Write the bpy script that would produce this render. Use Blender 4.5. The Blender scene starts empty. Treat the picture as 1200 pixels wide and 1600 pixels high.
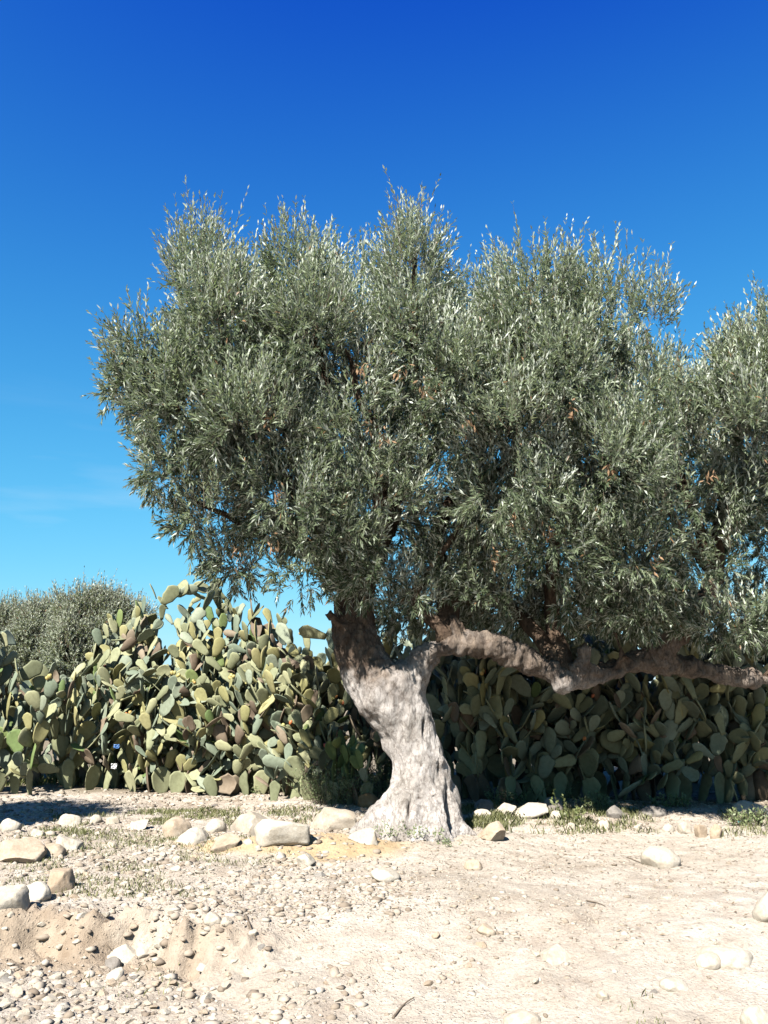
import bpy, bmesh, math, random
import numpy as np
from mathutils import Vector, Matrix, Euler, noise as mnoise

R = math.radians
rng = np.random.default_rng(7)
random.seed(7)
scene = bpy.context.scene
COL = scene.collection

# ------------------------------------------------------------------ camera
TILT = R(12.15); FPX = 1300.0; CAMZ = 1.6
cam_d = bpy.data.cameras.new('camera')
cam_d.sensor_fit = 'VERTICAL'; cam_d.sensor_height = 24.0
cam_d.lens = 24.0*FPX/1600.0
cam_d.clip_start = 0.05; cam_d.clip_end = 3000
cam = bpy.data.objects.new('camera', cam_d); COL.objects.link(cam)
cam.location = (0, 0, CAMZ); cam.rotation_euler = (R(90)+TILT, 0, 0)
scene.camera = cam

# ------------------------------------------------------------------ sky and sun
SUN_EL, SUN_AZ = R(44), R(28)          # light travels away from the camera and to the right
ldir = Vector((math.sin(SUN_AZ)*math.cos(SUN_EL), math.cos(SUN_AZ)*math.cos(SUN_EL), -math.sin(SUN_EL)))
world = bpy.data.worlds.new('World'); scene.world = world; world.use_nodes = True
wn = world.node_tree; wn.nodes.clear()
wo = wn.nodes.new('ShaderNodeOutputWorld'); bg = wn.nodes.new('ShaderNodeBackground')
sky = wn.nodes.new('ShaderNodeTexSky'); sky.sky_type = 'NISHITA'; sky.sun_disc = False
sky.sun_elevation = SUN_EL
tosun = -ldir
sky.sun_rotation = math.atan2(tosun.x, tosun.y)
sky.altitude = 300; sky.air_density = 1.0; sky.dust_density = 0.2; sky.ozone_density = 3.0
# one deep-blue grade over the whole sky, channel by channel
sp = wn.nodes.new('ShaderNodeSeparateColor'); cb = wn.nodes.new('ShaderNodeCombineColor')
wn.links.new(sky.outputs[0], sp.inputs[0])
def wmath(op, a, b, c=None):
    n = wn.nodes.new('ShaderNodeMath'); n.operation = op
    for k, v in enumerate((a, b) if c is None else (a, b, c)):
        if isinstance(v, (int, float)): n.inputs[k].default_value = v
        else: wn.links.new(v, n.inputs[k])
    return n.outputs[0]
for k, (lg, m_, a_, lo) in enumerate(((False, 0.41, -0.242, 0.02), (True, 2.0, 0.07, 0.10), (True, 2.0, 0.95, 0.4))):
    v = wmath('LOGARITHM', sp.outputs[k], math.e) if lg else sp.outputs[k]
    wn.links.new(wmath('MAXIMUM', wmath('MULTIPLY_ADD', v, m_, a_), lo), cb.inputs[k])
tc = wn.nodes.new('ShaderNodeTexCoord'); mp = wn.nodes.new('ShaderNodeMapping'); mp.inputs['Scale'].default_value = (2.2, 2.2, 16.0); mp.inputs['Location'].default_value = (0.35, 0.0, 0.2)
nz_ = wn.nodes.new('ShaderNodeTexNoise'); nz_.inputs['Scale'].default_value = 1.6; nz_.inputs['Detail'].default_value = 6
wn.links.new(tc.outputs['Generated'], mp.inputs[0]); wn.links.new(mp.outputs[0], nz_.inputs['Vector'])
mr = wn.nodes.new('ShaderNodeMapRange'); mr.inputs['From Min'].default_value = 0.56; mr.inputs['From Max'].default_value = 0.8; mr.inputs['To Max'].default_value = 0.30
wn.links.new(nz_.outputs[0], mr.inputs['Value'])
sz = wn.nodes.new('ShaderNodeSeparateXYZ'); wn.links.new(tc.outputs['Generated'], sz.inputs[0])
m2 = wn.nodes.new('ShaderNodeMapRange'); m2.inputs['From Min'].default_value = 0.35; m2.inputs['From Max'].default_value = 0.12; wn.links.new(sz.outputs['Z'], m2.inputs['Value'])
mu = wn.nodes.new('ShaderNodeMath'); mu.operation = 'MULTIPLY'; wn.links.new(mr.outputs[0], mu.inputs[0]); wn.links.new(m2.outputs[0], mu.inputs[1])
cm = wn.nodes.new('ShaderNodeMix'); cm.data_type = 'RGBA'; wn.links.new(mu.outputs[0], cm.inputs[0]); wn.links.new(cb.outputs[0], cm.inputs[6]); cm.inputs[7].default_value = (3.8, 4.4, 4.9, 1)
wn.links.new(cm.outputs[2], bg.inputs['Color'])
bg.inputs['Strength'].default_value = 0.051
wn.links.new(bg.outputs[0], wo.inputs['Surface'])
sun_d = bpy.data.lights.new('sun', 'SUN'); sun_d.energy = 5.0; sun_d.angle = R(0.5); sun_d.color = (1.0, 0.95, 0.87)
sun = bpy.data.objects.new('sun', sun_d); COL.objects.link(sun)
sun.rotation_euler = ldir.to_track_quat('-Z', 'Y').to_euler(); sun.location = (-10, -20, 25)
vs = scene.view_settings
vs.view_transform = 'Standard'; vs.look = 'None'; vs.gamma = 1.0; vs.exposure = 2.10; vs.use_curve_mapping = False
scene.cycles.max_bounces = 6; scene.cycles.diffuse_bounces = 3; scene.cycles.transparent_max_bounces = 4

# ------------------------------------------------------------------ helpers
ct, st = math.cos(TILT), math.sin(TILT)
def at(px, py, y):
    """point of the place that the photograph shows at px,py when it stands y metres away"""
    u, v = (px-600)/FPX, (800-py)/FPX
    dy, dz = ct - v*st, st + v*ct
    k = y/dy
    return Vector((u*k, y, CAMZ + dz*k))
def mpp(y, z=1.6):
    return (y*ct + (z-CAMZ)*st)/FPX     # metres per photo pixel there

def _hash(ix, iy, iz, seed):
    h = (ix.astype(np.int64)*374761393 + iy.astype(np.int64)*668265263 + iz.astype(np.int64)*2147483647 + seed*974711) & 0xffffffff
    h = ((h ^ (h >> 13))*1274126177) & 0xffffffff
    h = ((h ^ (h >> 15))*2246822519) & 0xffffffff
    return ((h ^ (h >> 16)) & 0xffff)/32767.5 - 1.0
def n3(x, y, z, seed=0):
    x, y, z = np.broadcast_arrays(np.asarray(x, float), np.asarray(y, float), np.asarray(z, float))
    ix, iy, iz = np.floor(x), np.floor(y), np.floor(z)
    fx, fy, fz = x-ix, y-iy, z-iz
    sx, sy, sz = [f*f*f*(f*(f*6-15)+10) for f in (fx, fy, fz)]
    r = 0
    for a in (0, 1):
        wx = sx if a else 1-sx
        for b in (0, 1):
            wy = sy if b else 1-sy
            for c in (0, 1):
                wz = sz if c else 1-sz
                r = r + wx*wy*wz*_hash(ix+a, iy+b, iz+c, seed)
    return r
def fbm(x, y, z=0.0, o=4, seed=0, g=0.5):
    r, a, f = 0, 1.0, 1.0
    for i in range(o):
        r = r + a*n3(np.asarray(x)*f, np.asarray(y)*f, np.asarray(z)*f, seed+i*17); a *= g; f *= 2.03
    return r
def sstep(a, b, x):
    t = np.clip((x-a)/(b-a), 0, 1); return t*t*(3-2*t)

def mesh_np(name, V, F, mat, smooth=False):
    """V (n,3), F (m,k) all faces with k corners"""
    me = bpy.data.meshes.new(name)
    V = np.ascontiguousarray(V, np.float32); F = np.ascontiguousarray(F, np.int32)
    k = F.shape[1]
    me.vertices.add(len(V)); me.vertices.foreach_set('co', V.ravel())
    me.loops.add(F.size); me.loops.foreach_set('vertex_index', F.ravel())
    me.polygons.add(len(F)); me.polygons.foreach_set('loop_start', np.arange(0, F.size, k, dtype=np.int32))
    if smooth: me.polygons.foreach_set('use_smooth', np.ones(len(F), bool))
    me.update(calc_edges=True)
    if mat: me.materials.append(mat)
    return me
def link(name, me, parent=None, loc=None, kind=None):
    o = bpy.data.objects.new(name, me); COL.objects.link(o)
    if parent: o.parent = parent
    if loc is not None: o.location = loc
    if kind: o['kind'] = kind
    return o
def thing(name, label, cat, loc=(0, 0, 0), group=None):
    o = link(name, None, None, loc); o.empty_display_size = 0.2
    return tag(o, label, cat, group)
def tag(o, label, cat, group=None, kind=None):
    o['label'] = label; o['category'] = cat
    if group: o['group'] = group
    if kind: o['kind'] = kind
    return o

# ------------------------------------------------------------------ materials
ALBEDO = 0.44
def scale_albedo(nt, b, k=None):
    k = k or ALBEDO; s = b.inputs['Base Color']
    if s.is_linked:
        src = s.links[0].from_socket; n = nt.nodes.new('ShaderNodeMix'); n.data_type = 'RGBA'; n.blend_type = 'MULTIPLY'
        n.inputs[0].default_value = 1.0; n.inputs[7].default_value = (k, k, k, 1); nt.links.new(src, n.inputs[6]); nt.links.new(n.outputs[2], s)
    else:
        c = s.default_value; s.default_value = (c[0]*k, c[1]*k, c[2]*k, 1)
def mat(name, build, rough=0.9, spec=0.3):
    m = bpy.data.materials.new(name); m.use_nodes = True
    nt = m.node_tree; b = nt.nodes['Principled BSDF']
    b.inputs['Roughness'].default_value = rough
    b.inputs['Specular IOR Level'].default_value = spec*0.6
    build(nt, b); scale_albedo(nt, b); return m
def N(nt, t, **kw):
    n = nt.nodes.new('ShaderNode'+t)
    for k, v in kw.items():
        if k in n.inputs: n.inputs[k].default_value = v
        else: setattr(n, k, v)
    return n
def ramp(nt, src, stops):
    r = N(nt, 'ValToRGB'); cr = r.color_ramp
    while len(cr.elements) < len(stops): cr.elements.new(0.5)
    for e, (p, c) in zip(cr.elements, stops): e.position = p; e.color = (*c, 1)
    nt.links.new(src, r.inputs['Fac']); return r.outputs['Color']
def mix(nt, fac, a, b, mode='MIX'):
    n = N(nt, 'Mix', data_type='RGBA', blend_type=mode)
    for s, v in ((n.inputs[0], fac), (n.inputs[6], a), (n.inputs[7], b)):
        if isinstance(v, (int, float)): s.default_value = v
        elif isinstance(v, tuple): s.default_value = (*v, 1)
        else: nt.links.new(v, s)
    return n.outputs[2]
def coords(nt, kind='Object'):
    return N(nt, 'TexCoord').outputs[kind]
def noise_n(nt, vec, scale, detail=5, rough=0.6):
    n = N(nt, 'TexNoise', Scale=scale, Detail=detail, Roughness=rough)
    nt.links.new(vec, n.inputs['Vector']); return n
def bump(nt, b, height, strength, dist):
    n = N(nt, 'Bump', Strength=strength, Distance=dist)
    nt.links.new(height, n.inputs['Height']); nt.links.new(n.outputs[0], b.inputs['Normal']); return n

def b_ground(nt, b):
    v = coords(nt)
    big = noise_n(nt, v, 0.55, 5).outputs[0]; mid = noise_n(nt, v, 4.0, 6, 0.65).outputs[0]; fine = noise_n(nt, v, 42, 5, 0.7).outputs[0]
    c1 = ramp(nt, mid, [(0.30, (0.50, 0.43, 0.365)), (0.5, (0.61, 0.55, 0.48)), (0.72, (0.67, 0.615, 0.55))])
    c2 = ramp(nt, big, [(0.35, (0.83, 0.79, 0.74)), (0.65, (1.08, 1.07, 1.06))])
    c = mix(nt, 1.0, c1, c2, 'MULTIPLY')
    c = mix(nt, 0.55, c, ramp(nt, fine, [(0.33, (0.42, 0.40, 0.37)), (0.50, (0.98, 0.98, 0.98)), (0.75, (1.16, 1.15, 1.13))]), 'MULTIPLY')  # fine grain; its dark specks paint in the small shadows of grit
    vo = N(nt, 'TexVoronoi', Scale=34.0); nt.links.new(v, vo.inputs['Vector'])
    # pale chips of stone set in the soil
    chip = ramp(nt, vo.outputs['Distance'], [(0.16, (1, 1, 1)), (0.30, (0, 0, 0))])
    at_g = N(nt, 'Attribute', attribute_name='stony')
    k = N(nt, 'Math', operation='MULTIPLY'); nt.links.new(chip, k.inputs[0]); nt.links.new(at_g.outputs['Fac'], k.inputs[1])
    c = mix(nt, k.outputs[0], c, (0.60, 0.54, 0.46))
    at_c = N(nt, 'Attribute', attribute_name='clay')
    clay = ramp(nt, mid, [(0.3, (0.48, 0.33, 0.17)), (0.7, (0.62, 0.47, 0.28))])
    c = mix(nt, at_c.outputs['Fac'], c, clay)
    at_s = N(nt, 'Attribute', attribute_name='subsoil')
    c = mix(nt, at_s.outputs['Fac'], c, ramp(nt, mid, [(0.3, (0.29, 0.215, 0.15)), (0.55, (0.41, 0.325, 0.24)), (0.75, (0.48, 0.40, 0.31))]))
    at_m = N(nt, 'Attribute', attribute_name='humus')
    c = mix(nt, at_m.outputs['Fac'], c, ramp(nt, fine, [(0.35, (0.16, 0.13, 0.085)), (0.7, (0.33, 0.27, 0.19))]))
    nt.links.new(c, b.inputs['Base Color'])
    s = N(nt, 'Math', operation='MULTIPLY_ADD'); nt.links.new(fine, s.inputs[0]); s.inputs[1].default_value = 0.8
    nt.links.new(k.outputs[0], s.inputs[2])
    cl = noise_n(nt, v, 15, 6, 0.72).outputs[0]
    s2 = N(nt, 'Math', operation='MULTIPLY_ADD'); nt.links.new(cl, s2.inputs[0]); s2.inputs[1].default_value = 1.3; nt.links.new(s.outputs[0], s2.inputs[2])
    bump(nt, b, s2.outputs[0], 0.8, 0.02)
M_ground = mat('earth', b_ground, 0.95, 0.15)

def b_stone(c0, c1, c2):
    def f(nt, b):
        v = coords(nt); r = N(nt, 'ObjectInfo').outputs['Random']
        n1 = noise_n(nt, v, 5, 6, 0.65).outputs[0]; n2 = noise_n(nt, v, 38, 5, 0.7).outputs[0]
        c = ramp(nt, n1, [(0.3, c0), (0.52, c1), (0.72, c2)])
        c = mix(nt, 0.75, c, ramp(nt, r, [(0, (0.86, 0.81, 0.76)), (0.5, (1, 0.98, 0.95)), (1, (1.05, 1.05, 1.04))]), 'MULTIPLY')
        c = mix(nt, 0.55, c, ramp(nt, n2, [(0.35, (0.72, 0.68, 0.62)), (0.6, (1.04, 1.04, 1.04))]), 'MULTIPLY')
        nt.links.new(c, b.inputs['Base Color']); bump(nt, b, n2, 0.5, 0.012)
    return f
M_pale = mat('pale_limestone', b_stone((0.48, 0.42, 0.34), (0.60, 0.55, 0.47), (0.68, 0.64, 0.57)), 0.9, 0.25)
M_tan = mat('tan_sandstone', b_stone((0.40, 0.31, 0.225), (0.51, 0.42, 0.325), (0.60, 0.53, 0.43)), 0.9, 0.25)
M_grey = mat('grey_stone', b_stone((0.21, 0.20, 0.18), (0.31, 0.29, 0.27), (0.41, 0.39, 0.36)), 0.9, 0.25)
M_orange = mat('rusty_stone', b_stone((0.36, 0.19, 0.09), (0.46, 0.28, 0.15), (0.5, 0.38, 0.25)), 0.9, 0.25)

def b_gravel(nt, b):
    a = N(nt, 'Attribute', attribute_name='tint'); v = coords(nt)
    c = ramp(nt, a.outputs['Fac'], [(0, (0.25, 0.20, 0.155)), (0.3, (0.40, 0.335, 0.265)), (0.65, (0.49, 0.425, 0.35)), (1, (0.56, 0.51, 0.44))])
    n2 = noise_n(nt, v, 60, 4, 0.7).outputs[0]
    c = mix(nt, 0.5, c, ramp(nt, n2, [(0.35, (0.75, 0.72, 0.68)), (0.6, (1.02, 1.02, 1.02))]), 'MULTIPLY')
    nt.links.new(c, b.inputs['Base Color'])
M_gravel = mat('gravel', b_gravel, 0.92, 0.2)

def b_bark(nt, b):
    v = coords(nt); mp = N(nt, 'Mapping'); mp.inputs['Scale'].default_value = (1, 1, 0.35); nt.links.new(v, mp.inputs[0])
    w = noise_n(nt, mp.outputs[0], 9, 8, 0.7).outputs[0]; f = noise_n(nt, mp.outputs[0], 46, 6, 0.75).outputs[0]
    p = noise_n(nt, v, 5.5, 8, 0.72).outputs[0]
    at_r = N(nt, 'Attribute', attribute_name='rough')
    big = noise_n(nt, v, 2.3, 4, 0.6).outputs[0]
    lo = ramp(nt, p, [(0.30, (0.27, 0.24, 0.215)), (0.42, (0.51, 0.47, 0.435)), (0.54, (0.64, 0.60, 0.565)), (0.72, (0.73, 0.69, 0.66))])
    lo = mix(nt, 0.8, lo, ramp(nt, big, [(0.36, (0.76, 0.74, 0.71)), (0.55, (1.06, 1.05, 1.05))]), 'MULTIPLY')
    hi = ramp(nt, w, [(0.32, (0.06, 0.042, 0.032)), (0.5, (0.15, 0.105, 0.075)), (0.7, (0.32, 0.235, 0.165))])
    c = mix(nt, at_r.outputs['Fac'], lo, hi)
    c = mix(nt, 0.8, c, ramp(nt, f, [(0.36, (0.5, 0.47, 0.45)), (0.48, (0.95, 0.95, 0.95)), (0.7, (1.12, 1.12, 1.12))]), 'MULTIPLY')
    cr = N(nt, 'TexVoronoi', Scale=11.0, feature='DISTANCE_TO_EDGE')
    md = mix(nt, 0.16, mp.outputs[0], noise_n(nt, v, 7, 4).outputs['Color'])
    nt.links.new(md, cr.inputs['Vector'])
    c = mix(nt, 0.6, c, ramp(nt, cr.outputs['Distance'], [(0.0, (0.42, 0.38, 0.35)), (0.09, (1, 1, 1))]), 'MULTIPLY')
    at_h = N(nt, 'Attribute', attribute_name='hollow')
    c = mix(nt, at_h.outputs['Fac'], c, (0.09, 0.06, 0.045))
    nt.links.new(c, b.inputs['Base Color'])
    s = N(nt, 'Math', operation='MULTIPLY_ADD'); nt.links.new(w, s.inputs[0]); s.inputs[1].default_value = 1.2; nt.links.new(f, s.inputs[2])
    bump(nt, b, s.outputs[0], 0.9, 0.03)
M_bark = mat('olive_bark', b_bark, 0.92, 0.15)

def leaf_mat(name, top0, top1, under, trans=0.28):
    m = bpy.data.materials.new(name); m.use_nodes = True; nt = m.node_tree
    b = nt.nodes['Principled BSDF']; out = nt.nodes['Material Output']
    a = N(nt, 'Attribute', attribute_name='tint')
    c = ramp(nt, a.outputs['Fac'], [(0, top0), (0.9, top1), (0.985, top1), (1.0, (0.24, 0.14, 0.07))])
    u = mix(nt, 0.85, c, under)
    g = N(nt, 'NewGeometry'); c2 = mix(nt, g.outputs['Backfacing'], c, u)
    nt.links.new(c2, b.inputs['Base Color']); scale_albedo(nt, b, 0.62)
    b.inputs['Roughness'].default_value = 0.45; b.inputs['Specular IOR Level'].default_value = 0.26
    t = N(nt, 'BsdfTranslucent'); tc = mix(nt, 1.0, c, (0.58, 0.66, 0.32), 'MULTIPLY'); nt.links.new(tc, t.inputs['Color'])
    ms = N(nt, 'MixShader'); ms.inputs[0].default_value = trans
    nt.links.new(b.outputs[0], ms.inputs[1]); nt.links.new(t.outputs[0], ms.inputs[2]); nt.links.new(ms.outputs[0], out.inputs['Surface'])
    return m
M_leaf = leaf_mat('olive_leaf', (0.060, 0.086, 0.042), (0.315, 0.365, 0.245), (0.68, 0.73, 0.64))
M_leaf_hazed = leaf_mat('hazed_olive_leaf', (0.26, 0.29, 0.22), (0.38, 0.41, 0.32), (0.48, 0.51, 0.43))  # distant haze put into the leaf colour: paler, with less contrast
M_shrub = leaf_mat('shrub_leaf', (0.10, 0.14, 0.055), (0.24, 0.29, 0.13), (0.25, 0.29, 0.16))
M_weed = leaf_mat('weed_leaf', (0.10, 0.13, 0.04), (0.22, 0.24, 0.09), (0.2, 0.22, 0.1))
M_grass = leaf_mat('grass_blade', (0.10, 0.13, 0.045), (0.34, 0.33, 0.16), (0.24, 0.25, 0.12))
M_dead = mat('dead_leaf', lambda nt, b: b.inputs['Base Color'].__setattr__('default_value', (0.30, 0.19, 0.11, 1)), 0.8, 0.2)
def b_twig(nt, b):
    n = noise_n(nt, coords(nt), 14, 4).outputs[0]
    nt.links.new(ramp(nt, n, [(0.3, (0.12, 0.09, 0.065)), (0.7, (0.27, 0.22, 0.17))]), b.inputs['Base Color'])
M_twig = mat('twig_bark', b_twig, 0.9, 0.15)

def pad_mat(name, c0, c1, c2, dots=0.5):
    def f(nt, b):
        v = coords(nt); r = N(nt, 'ObjectInfo').outputs['Random']
        n1 = noise_n(nt, v, 6, 5).outputs[0]
        c = ramp(nt, r, [(0.0, c0), (0.45, c1), (1.0, c2)])
        c = mix(nt, 0.7, c, ramp(nt, n1, [(0.3, (0.72, 0.70, 0.66)), (0.55, (1, 1, 1)), (0.75, (1.12, 1.08, 1.0))]), 'MULTIPLY')
        # corky scuffs and the row of spine cushions
        n3_ = noise_n(nt, v, 15, 6, 0.7).outputs[0]
        c = mix(nt, ramp(nt, n3_, [(0.63, (0, 0, 0)), (0.72, (0.65, 0.65, 0.65))]), c, (0.30, 0.24, 0.17))
        vo = N(nt, 'TexVoronoi', Scale=13.0, Randomness=0.35); nt.links.new(v, vo.inputs['Vector'])
        d = ramp(nt, vo.outputs['Distance'], [(0.12, (dots, dots, dots)), (0.17, (0, 0, 0))])
        c = mix(nt, d, c, (0.42, 0.36, 0.26))
        nt.links.new(c, b.inputs['Base Color']); bump(nt, b, d, 0.5, 0.006)
    return mat(name, f, 0.6, 0.12)
M_pad = pad_mat('cactus_pad_green', (0.22, 0.24, 0.145), (0.335, 0.355, 0.21), (0.43, 0.43, 0.26))
M_padblue = pad_mat('cactus_pad_bluish', (0.19, 0.235, 0.17), (0.26, 0.31, 0.23), (0.34, 0.38, 0.28))
M_padyel = pad_mat('cactus_pad_yellowish', (0.29, 0.28, 0.13), (0.38, 0.36, 0.17), (0.44, 0.41, 0.21))
M_paddry = pad_mat('cactus_pad_withered', (0.17, 0.13, 0.095), (0.27, 0.21, 0.155), (0.33, 0.275, 0.20), 0.2)
M_padnew = pad_mat('cactus_pad_young', (0.14, 0.21, 0.08), (0.19, 0.26, 0.10), (0.25, 0.31, 0.12), 0.2)
def b_fruit(nt, b):
    r = N(nt, 'ObjectInfo').outputs['Random']
    nt.links.new(ramp(nt, r, [(0, (0.48, 0.07, 0.06)), (0.15, (0.55, 0.22, 0.07)), (0.4, (0.60, 0.42, 0.14)), (1, (0.48, 0.46, 0.18))]), b.inputs['Base Color'])
M_fruit = mat('prickly_pear_fruit', b_fruit, 0.45, 0.4)
M_stump = mat('cactus_old_stem', b_stone((0.13, 0.10, 0.075), (0.22, 0.17, 0.13), (0.30, 0.25, 0.2)), 0.9, 0.2)
def flat(name, col, rough=0.5):
    def f(nt, b):
        n = noise_n(nt, coords(nt), 20, 4).outputs[0]
        nt.links.new(ramp(nt, n, [(0.3, tuple(x*0.75 for x in col)), (0.7, col)]), b.inputs['Base Color'])
    return mat(name, f, rough, 0.5)
M_blue = flat('blue_plastic', (0.08, 0.22, 0.55)); M_white = flat('white_plastic', (0.75, 0.76, 0.76)); M_teal = flat('teal_plastic', (0.12, 0.42, 0.42))

# ------------------------------------------------------------------ ground
def lipy(x):
    return 6.55 + 0.15*fbm(x*1.1+3, 0*x, 0, 5, 5, 0.6)
def gz(x, y):
    x = np.asarray(x, float); y = np.asarray(y, float)
    z = 0.05*fbm(x*0.35, y*0.35, 0, 3, 11) + 0.022*fbm(x*1.6, y*1.6, 0, 4, 12)
    lip = lipy(x)
    left = 1-sstep(-1.35, -0.35, x)
    w = 0.30 + 0.14*n3(x*2.3, 0*x, 0*x, 3) + 0.06*n3(x*7, 0*x, 0*x, 4) + 2.1*(1-left)
    drop = sstep(0, 1, (lip + 0.7*(1-left) - y)/np.maximum(w, 0.06))
    z = z - 0.24*drop
    z = z + 0.015*left*np.exp(-((y-lip-0.12)/0.25)**2)                      # raised rim of the bank
    z = z + left*np.exp(-((y-lip+0.10)/0.30)**2)*(0.035*fbm(x*5.5, y*4, 0, 4, 21, 0.65) + 0.05*np.maximum(fbm(x*13, y*10, 0, 3, 22, 0.65), -0.3) + 0.03*np.abs(n3(x*22, y*18, 0*x, 23)))
    def hump(cx, cy, rx, ry, h): return h*np.exp(-((x-cx)/rx)**2-((y-cy)/ry)**2)
    z = z + hump(-0.6, 9.15, 0.75, 0.45, 0.13) + hump(-1.6, 9.1, 0.8, 0.3, 0.06) + hump(-4.0, 8.3, 0.7, 0.5, 0.14)
    z = z + hump(0.32, 9.85, 0.9, 0.7, 0.07)
    z = z + (y < 14)*(0.006*fbm(x*7, y*7, 0, 3, 31) + 0.004*fbm(x*19, y*19, 0, 2, 34) + (0.4+0.6*left)*0.02*np.maximum(fbm(x*9, y*9, 0, 3, 33)-0.35, 0))
    return z
def gzs(x, y):
    i = min(max(int(np.searchsorted(gx, x))-1, 0), len(gx)-2); j = min(max(int(np.searchsorted(gy, y))-1, 0), len(gy)-2)
    a = (x-gx[i])/(gx[i+1]-gx[i]); b = (y-gy[j])/(gy[j+1]-gy[j])
    return float((GZ[j, i]*(1-a)+GZ[j, i+1]*a)*(1-b) + (GZ[j+1, i]*(1-a)+GZ[j+1, i+1]*a)*b)

def axis(a, b, fine, lo, hi, grow=1.12):
    xs = list(np.arange(a, b, fine)); s = fine; v = xs[-1]
    while v < hi: s *= grow; v += s; xs.append(v)
    s = fine; v = xs[0]; pre = []
    while v > lo: s *= grow; v -= s; pre.append(v)
    return np.array(pre[::-1]+xs)
gx = axis(-5.5, 5.5, 0.035, -900, 900); gy = axis(4.6, 13.5, 0.023, -60, 1600)
GX, GY = np.meshgrid(gx, gy)
GZ = gz(GX, GY)
V = np.stack([GX.ravel(), GY.ravel(), GZ.ravel()], 1)
nx, ny = len(gx), len(gy)
ii = (np.arange(ny-1)[:, None]*nx + np.arange(nx-1)[None, :]).ravel()
F = np.stack([ii, ii+1, ii+nx+1, ii+nx], 1)
me = mesh_np('ground', V, F, M_ground, True)
X, Y = V[:, 0], V[:, 1]
def addattr(me, name, vals):
    a = me.attributes.new(name, 'FLOAT', 'POINT'); a.data.foreach_set('value', np.clip(vals, 0, 1).astype(np.float32))
nz = fbm(X*1.5, Y*1.5, 0, 4, 41)
clay = sstep(0.35, 0.75, 1.15*np.exp(-((X+0.72)/1.15)**2-((Y-9.05)/0.62)**2) + 0.6*np.exp(-((X+1.6)/0.7)**2-((Y-9.2)/0.3)**2) + 0.18*nz)
addattr(me, 'clay', clay*0.85)
lp = lipy(X)
stony = sstep(0.0, 0.6, 0.45+0.5*nz)*np.where(X < 0.6, 1.0, 0.35)*(1-clay)
stony = stony*(1-0.75*np.exp(-((Y-lp+0.2)/0.3)**2))
addattr(me, 'stony', stony)
addattr(me, 'subsoil', (1-sstep(-1.3, -0.2, X))*np.exp(-((Y-lp+0.22)/0.36)**4)*sstep(-0.9, 0.2, nz)*0.9)
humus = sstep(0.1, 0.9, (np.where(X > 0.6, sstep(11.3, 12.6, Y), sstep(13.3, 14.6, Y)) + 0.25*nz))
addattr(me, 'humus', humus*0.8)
ground = link('ground', me); ground['kind'] = 'structure'
ground['label'] = 'pale sandy stony ground with an eroded bank'

# ------------------------------------------------------------------ tubes and trunks
def tube_bm(bm, pts, rad, seg=10, cap=True):
    pts = [Vector(p) for p in pts]; rings = []
    up = Vector((0.3, 0.9, 0.2))
    for i, p in enumerate(pts):
        t = (pts[min(i+1, len(pts)-1)] - pts[max(i-1, 0)]).normalized()
        a = t.cross(up).normalized(); b = t.cross(a).normalized(); up = -b if False else up
        rings.append([bm.verts.new(p + (a*math.cos(k*2*math.pi/seg) + b*math.sin(k*2*math.pi/seg))*rad[i]) for k in range(seg)])
    for r0, r1 in zip(rings, rings[1:]):
        for k in range(seg): bm.faces.new((r0[k], r0[(k+1) % seg], r1[(k+1) % seg], r1[k]))
    if cap:
        bm.faces.new(rings[0][::-1]); bm.faces.new(rings[-1])
def smooth_path(pts, rad, n=6):
    """Catmull-Rom"""
    P = [Vector(p) for p in pts]; P = [P[0]*2-P[1]] + P + [P[-1]*2-P[-2]]; r = [rad[0]] + list(rad) + [rad[-1]]
    op, orr = [], []
    for i in range(1, len(P)-2):
        for k in range(n):
            t = k/n
            op.append(0.5*((2*P[i]) + (P[i+1]-P[i-1])*t + (2*P[i-1]-5*P[i]+4*P[i+1]-P[i+2])*t*t + (3*P[i]-P[i-1]-3*P[i+1]+P[i+2])*t**3))
            orr.append(r[i]+(r[i+1]-r[i])*t)
    op.append(P[-2]); orr.append(r[-2]); return op, orr
def tube_mesh(name, pts, rad, m, seg=8, sub=5, wob=0.0, seed=0):
    p, r = smooth_path(pts, rad, sub)
    if wob:
        p = [q + Vector((float(n3(q.x*3, q.y*3, q.z*3, seed)), float(n3(q.x*3, q.y*3, q.z*3, seed+1)), float(n3(q.x*3, q.y*3, q.z*3, seed+2))))*wob for q in p]
    bm = bmesh.new(); tube_bm(bm, p, r, seg)
    me = bpy.data.meshes.new(name); bm.to_mesh(me); bm.free(); me.materials.append(m)
    me.polygons.foreach_set('use_smooth', np.ones(len(me.polygons), bool)); return me
def remeshed(name, bm, voxel, smooth_it):
    me0 = bpy.data.meshes.new(name+'_cage'); bm.to_mesh(me0); bm.free()
    o = bpy.data.objects.new(name+'_cage', me0); COL.objects.link(o)
    md = o.modifiers.new('r', 'REMESH'); md.mode = 'VOXEL'; md.voxel_size = voxel
    ms = o.modifiers.new('s', 'SMOOTH'); ms.factor = 0.5; ms.iterations = smooth_it
    dg = bpy.context.evaluated_depsgraph_get(); dg.update()
    me = bpy.data.meshes.new_from_object(o.evaluated_get(dg)); me.name = name
    bpy.data.objects.remove(o); bpy.data.meshes.remove(me0); return me

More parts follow.
